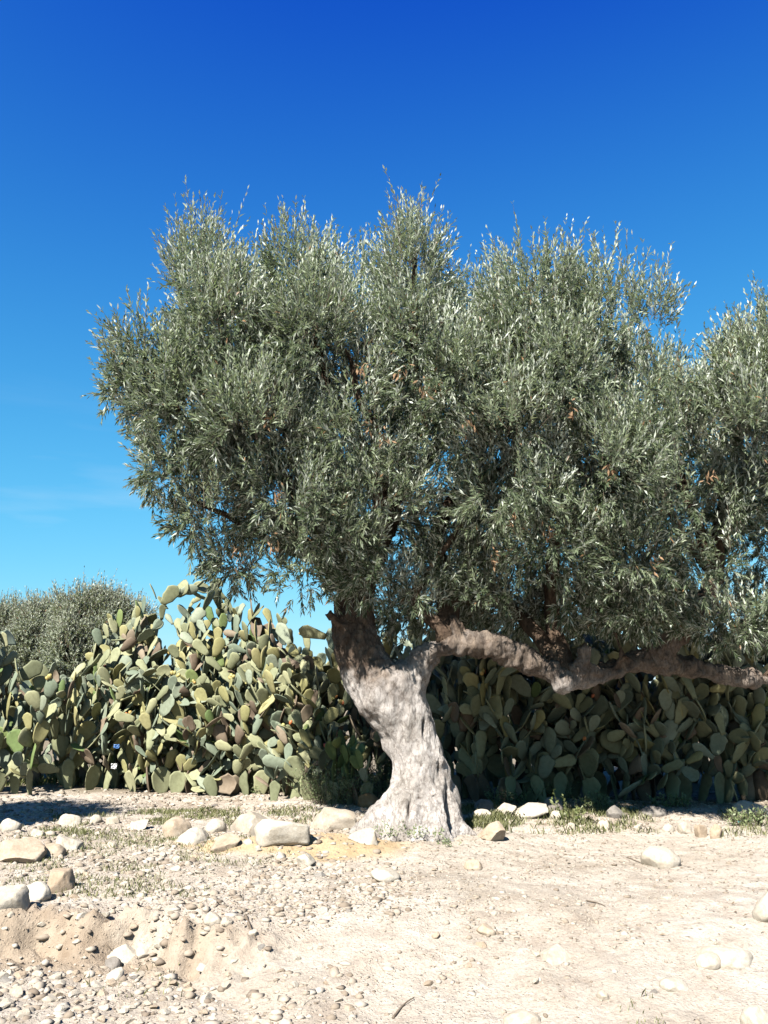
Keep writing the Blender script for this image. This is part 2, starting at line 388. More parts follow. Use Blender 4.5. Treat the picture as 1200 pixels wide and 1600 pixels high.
tree = thing('olive_tree', 'old olive tree with pale gnarled leaning trunk and wide silvery crown', 'tree', (0.32, 9.85, 0))
TO = Vector(tree.location)
def W(px, py, y): return at(px, py, y) - TO
YT = 9.9
def path(lst): return [W(a, b, c) for a, b, c, d in lst], [d*mpp(c, at(a, b, c).z) for a, b, c, d in lst]
bm = bmesh.new()
trunkp = [(650, 1345, 9.85, 92), (652, 1300, 9.88, 78), (655, 1262, 9.9, 66), (655, 1228, 9.9, 53), (653, 1190, 9.9, 47), (640, 1150, 9.9, 47), (622, 1112, 9.9, 50), (604, 1080, 9.9, 55), (590, 1060, 9.9, 46)]
leftp = [(600, 1088, 9.9, 48), (571, 1048, 9.92, 40), (556, 1008, 9.95, 37), (552, 962, 10.0, 31), (560, 915, 10.1, 28), (582, 850, 10.2, 25), (606, 790, 10.3, 20)]
rightp = [(628, 1108, 9.9, 36), (646, 1066, 9.88, 23), (662, 1030, 9.85, 22), (705, 1006, 9.8, 14.8), (755, 1008, 9.8, 14.8), (805, 1023, 9.85, 16.2), (845, 1047, 9.9, 16.2), (885, 1063, 9.9, 14.8), (930, 1054, 9.95, 14.8), (985, 1040, 10.0, 14.8), (1032, 1032, 10.05, 16.2), (1090, 1048, 10.1, 12.5), (1150, 1058, 10.2, 11.1), (1240, 1064, 10.4, 8.8)]
upp = [(1018, 1038, 10.0, 17), (1046, 1004, 9.9, 18), (1088, 958, 9.9, 15), (1120, 900, 10.3, 12)]
for lst in (trunkp, leftp, rightp, upp):
    p, r = path(lst); p, r = smooth_path(p, r, 5); tube_bm(bm, p, r, 16)
roots = [[(620, 1256, 9.8, 32), (586, 1290, 9.65, 26), (552, 1314, 9.55, 13)], [(682, 1235, 9.8, 25), (708, 1280, 9.75, 22), (744, 1314, 9.7, 13), (790, 1335, 9.6, 5)],
         [(640, 1250, 9.65, 32), (630, 1292, 9.48, 25), (614, 1322, 9.4, 13)], [(668, 1250, 9.65, 30), (684, 1296, 9.48, 24), (700, 1325, 9.4, 13)],
         [(640, 1240, 10.2, 36), (600, 1290, 10.5, 22)], [(676, 1262, 10.1, 26), (712, 1292, 10.4, 14)]]
for lst in roots:
    p, r = path(lst); p, r = smooth_path(p, r, 4); tube_bm(bm, p, r, 10)
def blob(bm, c, r):
    bmesh.ops.create_icosphere(bm, subdivisions=2, radius=1.0, matrix=Matrix.Translation(c) @ Matrix.Diagonal((*r, 1)))
blob(bm, W(682, 1190, 9.72), (0.13, 0.14, 0.16)); blob(bm, W(640, 1150, 9.62), (0.10, 0.08, 0.12)); blob(bm, W(590, 1100, 9.7), (0.15, 0.14, 0.18))
blob(bm, W(655, 1120, 9.78), (0.10, 0.12, 0.2)); blob(bm, W(880, 1070, 9.85), (0.14, 0.14, 0.12)); blob(bm, W(1035, 1035, 10.0), (0.2, 0.17, 0.17)); blob(bm, W(930, 1046, 9.85), (0.1, 0.1, 0.1))
for lst in ([(720, 1000, 9.8, 12), (712, 978, 9.75, 9), (706, 962, 9.72, 7)], [(905, 1050, 9.85, 12), (914, 1026, 9.8, 9), (920, 1008, 9.8, 8)], [(975, 1030, 9.9, 11), (968, 1008, 9.85, 8), (958, 985, 9.85, 6)], [(540, 985, 9.85, 12), (522, 968, 9.75, 9), (512, 955, 9.7, 8)]):
    p, r = path(lst); p, r = smooth_path(p, r, 3); tube_bm(bm, p, r, 10)
me = remeshed('trunk', bm, 0.022, 5)
n = len(me.vertices); co = np.empty(n*3, np.float32); me.vertices.foreach_get('co', co); co = co.reshape(-1, 3).astype(float)
nor = np.empty(n*3, np.float32); me.vertices.foreach_get('normal', nor); nor = nor.reshape(-1, 3)
x, y, z = co.T
wx = x + 0.10*fbm(x*2, y*2, z*2, 3, 60)
# wind ribs round the lower trunk, knobs, and coarse ridges on the upper limbs
low = 1-sstep(1.3, 2.0, z)
ang = np.arctan2(y, x-0.0)
rib = -np.abs(n3(ang*2.6 + z*0.8 + 5, z*0.5, 0*z, 70))
d = 0.05*low*sstep(1.6, 0.1, z)*rib + 0.045*fbm(x*3.2, y*3.2, z*1.9, 4, 61) + 0.020*fbm(x*9, y*9, z*4, 3, 62)
rid = 1-np.abs(fbm(x*11, y*11, z*7, 3, 63)); d = d + (1-low)*0.042*(rid-0.6)
d = d + 0.006*fbm(x*26, y*26, z*14, 3, 64) + sstep(0.3, 0.7, x)*sstep(1.6, 1.9, z)*(0.03*fbm(x*2.4+7, y*3, z*3, 3, 67) + 0.016*np.abs(n3(x*9, y*16, z*16, 68)))
hol = np.zeros(n)
def pit(px, py, yy, rx, rz, dep):
    global d, hol
    c = W(px, py, yy); g = np.exp(-((x-c.x)/rx)**2-((z-c.z)/rz)**2)*(nor[:, 1] < 0.35)
    d = d - dep*g; hol = np.maximum(hol, sstep(0.25, 0.8, g))
pit(641, 1262, 9.4, 0.022, 0.085, 0.06); pit(693, 1196, 9.7, 0.026, 0.10, 0.09); pit(704, 1255, 9.6, 0.02, 0.17, 0.08); pit(708, 1278, 9.6, 0.022, 0.09, 0.08)
pit(665, 1132, 9.7, 0.016, 0.10, 0.05); pit(660, 1195, 9.5, 0.02, 0.02, 0.03); pit(655, 1245, 9.5, 0.02, 0.02, 0.02)
co = co + nor*d[:, None]
me.vertices.foreach_set('co', co.astype(np.float32).ravel()); me.update()
me.polygons.foreach_set('use_smooth', np.ones(len(me.polygons), bool))
addattr(me, 'rough', np.maximum(0.95*sstep(1.35, 2.3, z + 0.45*fbm(x*2.5, y*2.5, z*2.5, 4, 66)), 0.8*sstep(0.15, 0.7, x)*sstep(1.5, 1.8, z)))  # brown rough bark, with the crown's shadow on the upper trunk coloured in
addattr(me, 'hollow', hol*0.9)
me.materials.clear(); me.materials.append(M_bark)
link('trunk', me, tree)

# ------------------------------------------------------------------ olive crowns
def crown_arrays(lobes, nsh, leafn, L, Wd, seed, shoot=(0.28, 0.6), bottom_keep=0.4, sun_bias=0.0, upright=0.9, HOLE=-0.45, back=99):
    """lobes: (cx,cy,cz,rx,ry,rz[,weight]) ; returns leaf verts/faces/tint and shoots"""
    g = np.random.default_rng(seed)
    lb = np.array([l[:6] for l in lobes], float)
    area = (lb[:, 3]*lb[:, 4] + lb[:, 3]*lb[:, 5] + lb[:, 4]*lb[:, 5])*np.array([l[6] if len(l) > 6 else 1 for l in lobes])
    k = g.choice(len(lb), size=int(nsh*2.6), p=area/area.sum())
    dv = g.normal(size=(len(k), 3)); dv /= np.linalg.norm(dv, axis=1)[:, None]
    C, Rr = lb[k, :3], lb[k, 3:]
    rf = 1-0.42*g.random(len(k))**1.6
    lump = 1+0.16*fbm(C[:, 0]+dv[:, 0]*2.2, C[:, 1]+dv[:, 1]*2.2, C[:, 2]+dv[:, 2]*2.2, 3, seed)
    P = C + dv*Rr*(rf*lump)[:, None]
    q = np.full(len(k), 9.0)
    for j in range(len(lb)):
        dd = (((P-lb[j, :3])/lb[j, 3:])**2).sum(1); dd[k == j] = 9; q = np.minimum(q, dd)
    keep = (q > 0.36) | (g.random(len(k)) < 0.22)
    keep &= (dv[:, 2] > -0.55) | (g.random(len(k)) < bottom_keep)
    # holes between the clumps
    keep &= (fbm(P[:, 0]*1.25, P[:, 1]*1.25, P[:, 2]*1.0, 3, seed+5) > HOLE) | (P[:, 1] > back)
    P, dv = P[keep][:nsh], dv[keep][:nsh]; n = len(P)
    out = dv/np.array([1, 1, 1]); upw = np.clip(0.35+1.25*dv[:, 2], -0.15, 1.6)*upright
    D = 0.75*out + np.stack([0*upw, 0*upw, 0.12+upw], 1) + 0.32*g.normal(size=(n, 3)); D /= np.linalg.norm(D, axis=1)[:, None]
    Ln = shoot[0] + (shoot[1]-shoot[0])*g.random(n)**1.5*(0.55+0.45*np.clip(dv[:, 2]+0.4, 0, 1))
    Ln = Ln*np.where(dv[:, 2] > 0.25, 1.2, np.where(dv[:, 2] < -0.2, 0.72, 1.0))
    P = P - D*(Ln*0.45)[:, None]
    bend = np.stack([g.normal(size=n)*0.12, g.normal(size=n)*0.12, np.where(dv[:, 2] > -0.1, 0.22, -0.12)+0.12*g.normal(size=n)], 1)
    t = (np.arange(leafn)//2*2 + 1.2)/(leafn+1.0)
    t = t[None, :] + 0.04*g.normal(size=(n, leafn)); t = np.clip(0.08+0.95*t, 0, 1.02)
    B = P[:, None, :] + (D[:, None, :]*t[..., None] + bend[:, None, :]*(t**2)[..., None])*Ln[:, None, None]
    T = D[:, None, :] + 2*bend[:, None, :]*t[..., None]; T /= np.linalg.norm(T, axis=2)[..., None]
    ref = g.normal(size=(n, 1, 3)); a1 = np.cross(T, ref); a1 /= np.linalg.norm(a1, axis=2)[..., None]; a2 = np.cross(T, a1)
    idx = np.arange(leafn); ph = (idx % 2)*math.pi + (idx//2)*(math.pi/2) + 0.0
    ph = ph[None, :] + 0.45*g.normal(size=(n, leafn))
    rad = a1*np.cos(ph)[..., None] + a2*np.sin(ph)[..., None]
    an = R(46) - R(24)*t + 0.20*g.normal(size=(n, leafn))
    ld = T*np.cos(an)[..., None] + rad*np.sin(an)[..., None]
    nm = T*np.sin(an)[..., None] - rad*np.cos(an)[..., None] + 0.25*g.normal(size=ld.shape)
    # on spreading and hanging shoots the leaves turn their upper side to the light
    turn = (g.random((n, leafn)) < np.clip((0.62-T[..., 2])/0.4, 0, 0.92)) & ((nm*np.array([-0.25, -0.45, 0.85])).sum(2) < 0)
    nm = np.where(turn[..., None], -nm, nm)
    sd = np.cross(ld, nm); sd /= np.linalg.norm(sd, axis=2)[..., None]
    nn = np.cross(sd, ld)
    LL = L*(0.7+0.5*g.random((n, leafn)))*(0.72+0.5*np.sin(math.pi*np.clip(t, 0, 1))); WW = Wd*(0.75+0.4*g.random((n, leafn)))
    droop = np.stack([0*LL, 0*LL, -0.10*LL], 2)
    v0 = B; v1 = B + ld*(0.46*LL)[..., None] + sd*(0.5*WW)[..., None] + nn*(0.06*LL)[..., None]
    v3 = B + ld*(0.46*LL)[..., None] - sd*(0.5*WW)[..., None] + nn*(0.06*LL)[..., None]; v2 = B + ld*LL[..., None] + droop
    # winding chosen so the upper side faces the shoot tip
    Vv = np.stack([v0, v1, v2, v3], 2).reshape(-1, 3)
    Fq = np.arange(len(Vv)).reshape(-1, 4)
    tint = np.clip(0.02+0.40*g.random((n, 1)) + 0.52*np.clip(dv[:, 2:3]+0.05, 0, 1) + 0.18*g.normal(size=(n, leafn)), 0, 0.95)   # random leaf tone, plus brighter sunlit crown tops painted into the colour
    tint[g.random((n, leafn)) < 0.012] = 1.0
    end = P + (D + bend)*Ln[:, None]
    return Vv, Fq, np.repeat(tint.ravel(), 4), P, P + (D*0.5+bend*0.25)*Ln[:, None], end
def leaf_object(name, arr, m, parent):
    Vv, Fq, tint = arr[:3]
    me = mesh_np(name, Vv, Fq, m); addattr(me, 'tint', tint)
    return link(name, me, parent, kind='stuff')
def stems_object(name, arr, m, parent, r=0.0035, every=1):
    P0, P1, P2 = [a[::every] for a in arr[3:6]]; n = len(P0); vs = []
    offs = [np.array([math.cos(a), math.sin(a), 0.0]) for a in (0, 2.094, 4.189)]
    for P, rr in ((P0, r), (P1, r*0.75), (P2, r*0.4)):
        for o in offs: vs.append(P + o*rr)
    Vv = np.stack(vs, 1).reshape(-1, 3); b = np.arange(n)[:, None]*9; fs = []
    for s in (0, 3):
        for k in range(3): fs.append(np.concatenate([b+s+k, b+s+(k+1) % 3, b+s+3+(k+1) % 3, b+s+3+k], 1))
    return link(name, mesh_np(name, Vv, np.concatenate(fs), m), parent, kind='stuff')

def lobe(px, py, y, rxp, rzp, ry, wt=1.0):
    c = W(px, py, y); s = mpp(y, at(px, py, y).z); return (c.x, c.y, c.z, rxp*s, ry, rzp*s, wt)
LOBES = [
 # crown tops, each a brush of upright shoots
 lobe(318, 465, 9.4, 58, 108, 0.8), lobe(345, 544, 9.1, 75, 120, 1.0), lobe(468, 458, 9.5, 66, 104, 0.8), lobe(490, 554, 9.1, 78, 130, 1.0),
 lobe(642, 450, 9.5, 62, 108, 0.8), lobe(650, 554, 9.2, 75, 130, 1.0),
 lobe(835, 504, 9.5, 85, 118, 1.0), lobe(925, 535, 9.5, 85, 125, 1.0), lobe(1000, 605, 9.6, 72, 105, 0.9), lobe(775, 569, 9.3, 60, 105, 0.8), lobe(860, 614, 9.0, 95, 110, 0.9),
 lobe(1085, 650, 9.6, 65, 100, 0.9), lobe(1200, 622, 9.6, 80, 125, 1.1), lobe(1310, 665, 10.2, 100, 130, 1.2),
 # left flank
 lobe(244, 566, 9.2, 62, 70, 0.8), lobe(217, 616, 9.2, 48, 45, 0.6), lobe(292, 646, 9.0, 85, 80, 0.9), lobe(274, 731, 9.1, 62, 60, 0.7), lobe(337, 806, 9.2, 68, 72, 0.8), lobe(372, 876, 9.5, 55, 45, 0.6),
 # front
 lobe(400, 680, 8.7, 95, 85, 0.8), lobe(300, 590, 8.9, 55, 60, 0.5), lobe(440, 770, 9.0, 95, 95, 0.8), lobe(560, 690, 8.9, 75, 95, 0.7), lobe(690, 620, 9.0, 80, 95, 0.8), lobe(590, 790, 9.2, 85, 90, 0.7),
 lobe(800, 690, 8.6, 95, 90, 0.8), lobe(790, 770, 8.9, 85, 80, 0.8), lobe(940, 740, 8.8, 80, 90, 0.8), lobe(1050, 680, 9.0, 75, 110, 0.8), lobe(1050, 790, 8.9, 75, 80, 0.7), lobe(1170, 700, 9.0, 80, 120, 0.9), lobe(1160, 810, 9.0, 80, 80, 0.7), lobe(1290, 740, 9.3, 100, 140, 1.0),
 # low fringe
 lobe(470, 890, 9.5, 80, 55, 0.6), lobe(590, 895, 9.4, 85, 55, 0.6), lobe(650, 930, 9.6, 50, 35, 0.4), lobe(860, 850, 9.2, 80, 75, 0.7), lobe(985, 870, 9.2, 85, 85, 0.7), lobe(920, 935, 9.6, 70, 45, 0.5), lobe(1100, 880, 9.3, 80, 85, 0.7), lobe(1180, 920, 9.3, 70, 80, 0.7), lobe(1280, 900, 9.5, 90, 100, 0.8),
 # back of the crown
 lobe(700, 960, 11.2, 80, 40, 0.6, 0.9), lobe(800, 940, 11.3, 90, 50, 0.7, 0.9), lobe(900, 950, 11.2, 80, 50, 0.7, 0.9), lobe(1000, 950, 11.2, 80, 50, 0.7, 0.9), lobe(1120, 960, 11.2, 90, 50, 0.7, 0.9), lobe(700, 850, 10.6, 70, 60, 0.6, 0.9), lobe(620, 960, 11.0, 50, 40, 0.5, 0.8),
 lobe(400, 640, 11.0, 120, 140, 1.0, 0.7), lobe(560, 560, 11.3, 130, 150, 1.1, 0.7), lobe(760, 600, 11.6, 150, 160, 1.2, 0.7), lobe(950, 660, 11.6, 140, 150, 1.2, 0.7), lobe(1150, 715, 11.6, 150, 145, 1.2, 0.7), lobe(560, 800, 11.2, 110, 90, 0.9, 0.6), lobe(800, 800, 11.6, 120, 90, 0.9, 0.6), lobe(1020, 830, 11.6, 120, 90, 0.9, 0.6), lobe(1220, 830, 11.6, 120, 100, 0.9, 0.6),
]
gl = np.random.default_rng(77)
for k in range(34):
    px = gl.uniform(300, 1180); py = gl.uniform(470, 880)
    if 640 < px < 760 and py > 700: continue
    if px > 1010: py = max(py, 600)
    LOBES.append(lobe(px, py, 8.5+0.9*gl.random()+(0.5 if py > 780 else 0), gl.uniform(35, 65), gl.uniform(35, 75), gl.uniform(0.3, 0.5)))
LOBES += [lobe(1000, 950, 9.5, 65, 42, 0.4), lobe(1140, 975, 9.4, 75, 36, 0.4), lobe(1205, 955, 9.3, 60, 55, 0.4), lobe(1130, 850, 9.2, 70, 60, 0.5), lobe(570, 600, 9.4, 60, 60, 0.5), lobe(640, 660, 9.7, 60, 60, 0.5), lobe(500, 830, 9.0, 80, 60, 0.6), lobe(560, 855, 9.15, 70, 50, 0.5), lobe(760, 925, 10.0, 75, 45, 0.5), lobe(850, 955, 10.2, 70, 38, 0.5), lobe(960, 950, 10.1, 70, 42, 0.5), lobe(700, 890, 9.9, 50, 45, 0.4)]
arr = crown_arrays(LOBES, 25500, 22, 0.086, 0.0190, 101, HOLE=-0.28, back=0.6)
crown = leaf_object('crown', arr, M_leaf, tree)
crown['label'] = 'dense crown of narrow silvery green leaves on upright shoots'
stems_object('twigs', arr, M_twig, tree, 0.0035, 2)
# limbs inside the crown
fork = {'l': W(606, 790, 10.3), 'lm': W(560, 915, 10.1), 'r': W(705, 1006, 9.8), 'r2': W(885, 1055, 9.9), 'u': W(1120, 900, 10.3), 'e': W(1200, 1062, 10.3)}
limb_defs = [
 ('l', [(640, 700, 10.3), (648, 560, 10.0), (645, 400, 9.8)], 18), ('l', [(560, 690, 10.1), (500, 560, 9.8), (475, 400, 9.7)], 17), ('lm', [(480, 800, 9.9), (390, 650, 9.5), (325, 420, 9.6)], 20),
 ('lm', [(450, 830, 9.7), (330, 700, 9.3), (225, 580, 9.2)], 15), ('lm', [(480, 870, 9.6), (380, 820, 9.4), (290, 770, 9.2)], 11), ('l', [(690, 690, 10.6), (760, 560, 10.5), (780, 460, 10.2)], 15),
 ('l', [(590, 700, 9.8), (560, 610, 9.4), (545, 540, 9.2)], 12), ('r', [(690, 900, 10.2), (690, 810, 10.4), (760, 680, 10.2), (830, 440, 9.9)], 20), ('r', [(650, 940, 10.0), (680, 880, 9.7), (800, 700, 9.3)], 12),
 ('r2', [(800, 950, 10.5), (740, 942, 10.7), (700, 920, 10.9), (660, 840, 11.2), (600, 650, 11.3)], 13), ('r2', [(860, 960, 10.3), (880, 800, 10.3), (920, 600, 10.2), (930, 450, 10.0)], 16), ('u', [(1060, 820, 9.8), (1010, 720, 9.5), (1000, 660, 9.4)], 9),
 ('u', [(1130, 780, 10.3), (1170, 620, 10.2), (1185, 500, 10.1)], 12), ('u', [(1080, 800, 10.4), (1040, 650, 10.3), (1010, 520, 10.1)], 11), ('e', [(1260, 980, 10.4), (1290, 800, 10.3), (1300, 600, 10.3)], 11),
]
for i, (s, pts, r0) in enumerate(limb_defs):
    pp = [fork[s]] + [W(*p) for p in pts]; rr = [r0*0.0078*(1-0.82*j/(len(pp)-1)) for j in range(len(pp))]
    bme = tube_mesh('branch', pp, rr, M_bark, 9, 6, 0.05, 200+i*3); addattr(bme, 'rough', np.ones(len(bme.vertices))); link('branch', bme, tree)
# withered twigs with rusty dead leaves
def dead_cluster(c, n, g):
    vs = []
    for i in range(n):
        b = np.array(c) + g.normal(size=3)*np.array([0.035, 0.035, 0.06]); d0 = g.normal(size=3)*0.5 + np.array([0, 0, -0.8]); d0 /= np.linalg.norm(d0)
        s = np.cross(d0, g.normal(size=3)); s /= np.linalg.norm(s); L = 0.07*(0.7+0.6*g.random())
        vs += [b, b+d0*L*0.5-s*0.011, b+d0*L, b+d0*L*0.5+s*0.011]
    return np.array(vs), np.arange(4*n).reshape(-1, 4)
g = np.random.default_rng(5)
DV = []
for px, py in [(565, 575), (625, 580), (660, 605), (577, 665), (730, 660), (325, 605), (388, 605), (432, 770), (425, 855), (370, 865), (855, 830), (955, 735), (800, 815), (1025, 880), (680, 600), (422, 650), (1110, 740), (890, 640), (772, 870), (600, 680)]:
    yy = 8.15 if 480 < py < 760 and px > 330 else 8.5
    DV.append(dead_cluster(W(px, py, yy), 16, g)[0])
DV = np.concatenate(DV); link('dead_leaves', mesh_np('dead_leaves', DV, np.arange(len(DV)).reshape(-1, 4), M_dead), tree, kind='stuff')
# suckers at the foot of the trunk
def sprig_arrays(spots, nst, h, L, Wd, seed, spread=0.5, leafn=14, wlean=0.0):
    g = np.random.default_rng(seed); P0, P1, P2, LV, TT = [], [], [], [], []
    for (c, rad) in spots:
        for i in range(nst):
            a = g.random()*6.283; r = rad*math.sqrt(g.random()); b = np.array(c)+np.array([math.cos(a)*r, math.sin(a)*r, 0])
            d0 = np.array([math.cos(a)*spread*r/max(rad, 1e-3), math.sin(a)*spread*r/max(rad, 1e-3), 1.0]) + g.normal(size=3)*0.22; d0 /= np.linalg.norm(d0)
            hh = h*(0.5+0.6*g.random()); P0.append(b); P1.append(b+d0*hh*0.5); P2.append(b+d0*hh + g.normal(size=3)*0.05*h)
            for k in range(leafn):
                t = 0.1+0.9*(k+g.random())/leafn; q = b+d0*hh*t; l = d0*0.55+g.normal(size=3)*0.65; l /= np.linalg.norm(l)
                s = np.cross(l, g.normal(size=3)); s /= np.linalg.norm(s); LL = L*(0.6+0.7*g.random())
                LV += [q, q+l*LL*0.5-s*Wd*0.5, q+l*LL, q+l*LL*0.5+s*Wd*0.5]; TT += [g.random()*0.9]*4
    LV = np.array(LV); return LV, np.arange(len(LV)).reshape(-1, 4), np.array(TT), np.array(P0), np.array(P1), np.array(P2)
for px, py, yy in [(615, 1300, 9.35), (650, 1308, 9.25), (672, 1306, 9.28), (700, 1322, 9.2), (598, 1308, 9.3)]:
    a = sprig_arrays([(tuple(W(px, py, yy)), 0.10)], 9, 0.13, 0.035, 0.012, int(px), 0.6, 8)
    o = leaf_object('sucker_shoots', a, M_shrub, tree)

def simple_olive(name, label, loc, lobes, trunkpaths, nsh, leafn, L, Wd, seed, group=None, m=M_leaf_hazed, shoot=(0.4, 0.9)):
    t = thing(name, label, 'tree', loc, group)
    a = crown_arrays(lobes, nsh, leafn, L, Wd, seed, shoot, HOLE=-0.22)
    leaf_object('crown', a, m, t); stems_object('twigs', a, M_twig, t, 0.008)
    for i, (pts, rr) in enumerate(trunkpaths):
        link('trunk' if i == 0 else 'branch', tube_mesh('trunk' if i == 0 else 'branch', pts, rr, M_bark, 10, 5, 0.06, seed+i), t)
    return t
def far_lobe(px, py, y, rx, rz, ry, loc):
    c = at(px, py, y)-Vector(loc); s = mpp(y, at(px, py, y).z); return (c.x, c.y, c.z, rx*s, ry, rz*s)
def far_tree(name, label, px0, y, lobes, nsh, seed, group):
    loc = (at(px0, 1150, y).x, y, gzs(at(px0, 1150, y).x, y)-0.1)
    lb = [far_lobe(a, b, y+dy, c, d, e, loc) for a, b, c, d, e, dy in lobes]
    paths = [([(0, 0, 0), (0.05, 0, 0.7), (0.0, 0.05, 1.5)], [0.32, 0.24, 0.2])]
    for l in lb: paths.append(([(0, 0, 1.1), (l[0]*0.45, l[1]*0.45, 1.2+(l[2]-1.2)*0.5), (l[0], l[1], l[2]+0.2)], [0.16, 0.10, 0.03]))
    return simple_olive(name, label, loc, lb, paths, int(nsh*1.7), 16, 0.12, 0.034, seed, group)
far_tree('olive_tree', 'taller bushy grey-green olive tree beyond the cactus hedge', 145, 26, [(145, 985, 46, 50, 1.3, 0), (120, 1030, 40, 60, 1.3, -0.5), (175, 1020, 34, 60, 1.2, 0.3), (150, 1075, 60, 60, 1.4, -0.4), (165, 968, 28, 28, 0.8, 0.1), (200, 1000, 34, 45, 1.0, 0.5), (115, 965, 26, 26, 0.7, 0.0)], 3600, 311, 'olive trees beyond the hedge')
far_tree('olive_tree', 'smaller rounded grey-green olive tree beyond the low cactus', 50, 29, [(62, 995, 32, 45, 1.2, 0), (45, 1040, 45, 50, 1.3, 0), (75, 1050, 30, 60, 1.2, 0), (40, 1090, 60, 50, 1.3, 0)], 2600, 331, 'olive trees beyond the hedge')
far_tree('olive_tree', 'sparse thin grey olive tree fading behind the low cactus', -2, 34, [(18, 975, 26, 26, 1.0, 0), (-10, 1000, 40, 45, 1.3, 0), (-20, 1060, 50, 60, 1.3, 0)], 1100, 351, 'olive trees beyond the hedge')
# neighbour whose shadow lies on the ground at the left
simple_olive('olive_tree', 'low neighbouring olive tree left of the path, its shadow on the stony ground', (-6.9, 8.2, 0.0),
    [(0, 0, 3.4, 1.3, 0.6, 0.5), (1.0, 0.1, 3.2, 0.8, 0.5, 0.4), (-1.0, 0, 3.3, 1.0, 0.6, 0.45), (0.3, 0.1, 3.7, 0.7, 0.5, 0.4), (1.7, 0.2, 3.3, 0.35, 0.3, 0.25)],
    [([(0, 0, -0.1), (0.1, 0, 0.9), (0.0, 0.1, 1.8), (0, 0, 3.2)], [0.36, 0.24, 0.2, 0.1]), ([(0, 0, 1.5), (0.5, 0.1, 2.4), (1.0, 0.1, 3.2)], [0.14, 0.1, 0.04]), ([(0, 0, 1.4), (-0.5, 0, 2.4), (-1.0, 0, 3.3)], [0.14, 0.1, 0.04])],
    2200, 18, 0.10, 0.03, 371, None, M_leaf)

# ------------------------------------------------------------------ prickly pears
def pad_mesh(name, m, seed, ratio=0.6, thick=0.085, fold=0.0):
    """unit-length pad: base at origin, grows along +z, broad face along y"""
    g = np.random.default_rng(seed); vs = []; rows = 7; seg = 10
    prof = [0.0, 0.17, 0.36, 0.56, 0.75, 0.91, 1.0]; half = [0.12, 0.29, 0.41, 0.485, 0.475, 0.33, 0.0]
    half = [h*ratio/0.49*0.5*(1+0.07*g.normal()) for h in half]; half[0] = 0.10; half[-1] = 0.02
    V = []
    for p, h in zip(prof, half):
        tk = thick*(0.35+0.65*math.sin(math.pi*min(max(p*0.8+0.12, 0), 1)))*0.5
        for k in range(seg):
            a = 2*math.pi*k/seg; X_ = math.cos(a)*h; Y_ = math.sin(a)*min(tk, h*0.9)*(0.8+0.2*abs(math.sin(a)))
            V.append((X_, Y_ + fold*(X_*X_)*2.2 + fold*0.5*(p-0.5)**2, p))
    F = []
    for r in range(rows-1):
        for k in range(seg): F.append((r*seg+k, r*seg+(k+1) % seg, (r+1)*seg+(k+1) % seg, (r+1)*seg+k))
    bm = bmesh.new(); bv = [bm.verts.new(v) for v in V]
    for f in F: bm.faces.new([bv[i] for i in f])
    bm.faces.new([bv[i] for i in range(seg)][::-1]); bm.faces.new([bv[(rows-1)*seg+i] for i in range(seg)])
    me = bpy.data.meshes.new(name); bm.to_mesh(me); bm.free(); me.materials.append(m)
    me.polygons.foreach_set('use_smooth', np.ones(len(me.polygons), bool)); return me
PADS = {}
for key, m in (('g', M_pad), ('b', M_padblue), ('y', M_padyel), ('d', M_paddry), ('n', M_padnew)):
    PADS[key] = [pad_mesh('pad', m, 10*i+ord(key), [0.58, 0.50, 0.70, 0.42][i], [0.075, 0.085, 0.07, 0.08][i], [0.12, -0.2, 0.35, 0.3][i]*(2 if key == 'd' else 1)) for i in range(4)]
def ico_mesh(name, m, sub, fn, smooth=True):
    bm = bmesh.new(); bmesh.ops.create_icosphere(bm, subdivisions=sub, radius=1.0)
    for v in bm.verts: v.co = fn(v.co)
    me = bpy.data.meshes.new(name); bm.to_mesh(me); bm.free(); me.materials.append(m)
    me.polygons.foreach_set('use_smooth', np.full(len(me.polygons), smooth)); return me
FRUIT = [ico_mesh('fruit', M_fruit, 2, lambda c: Vector((c.x*0.026, c.y*0.026, 0.032+0.040*(c.z if c.z < 0.75 else 0.70))))]
def frame(p, u, nrm, s, sx=1.0):
    u = u.normalized(); xax = u.cross(nrm); xax = -xax.normalized(); yax = u.cross(xax).normalized()
    M = Matrix((xax*s*sx, yax*s, u*s)).transposed().to_4x4(); M.translation = p; return M
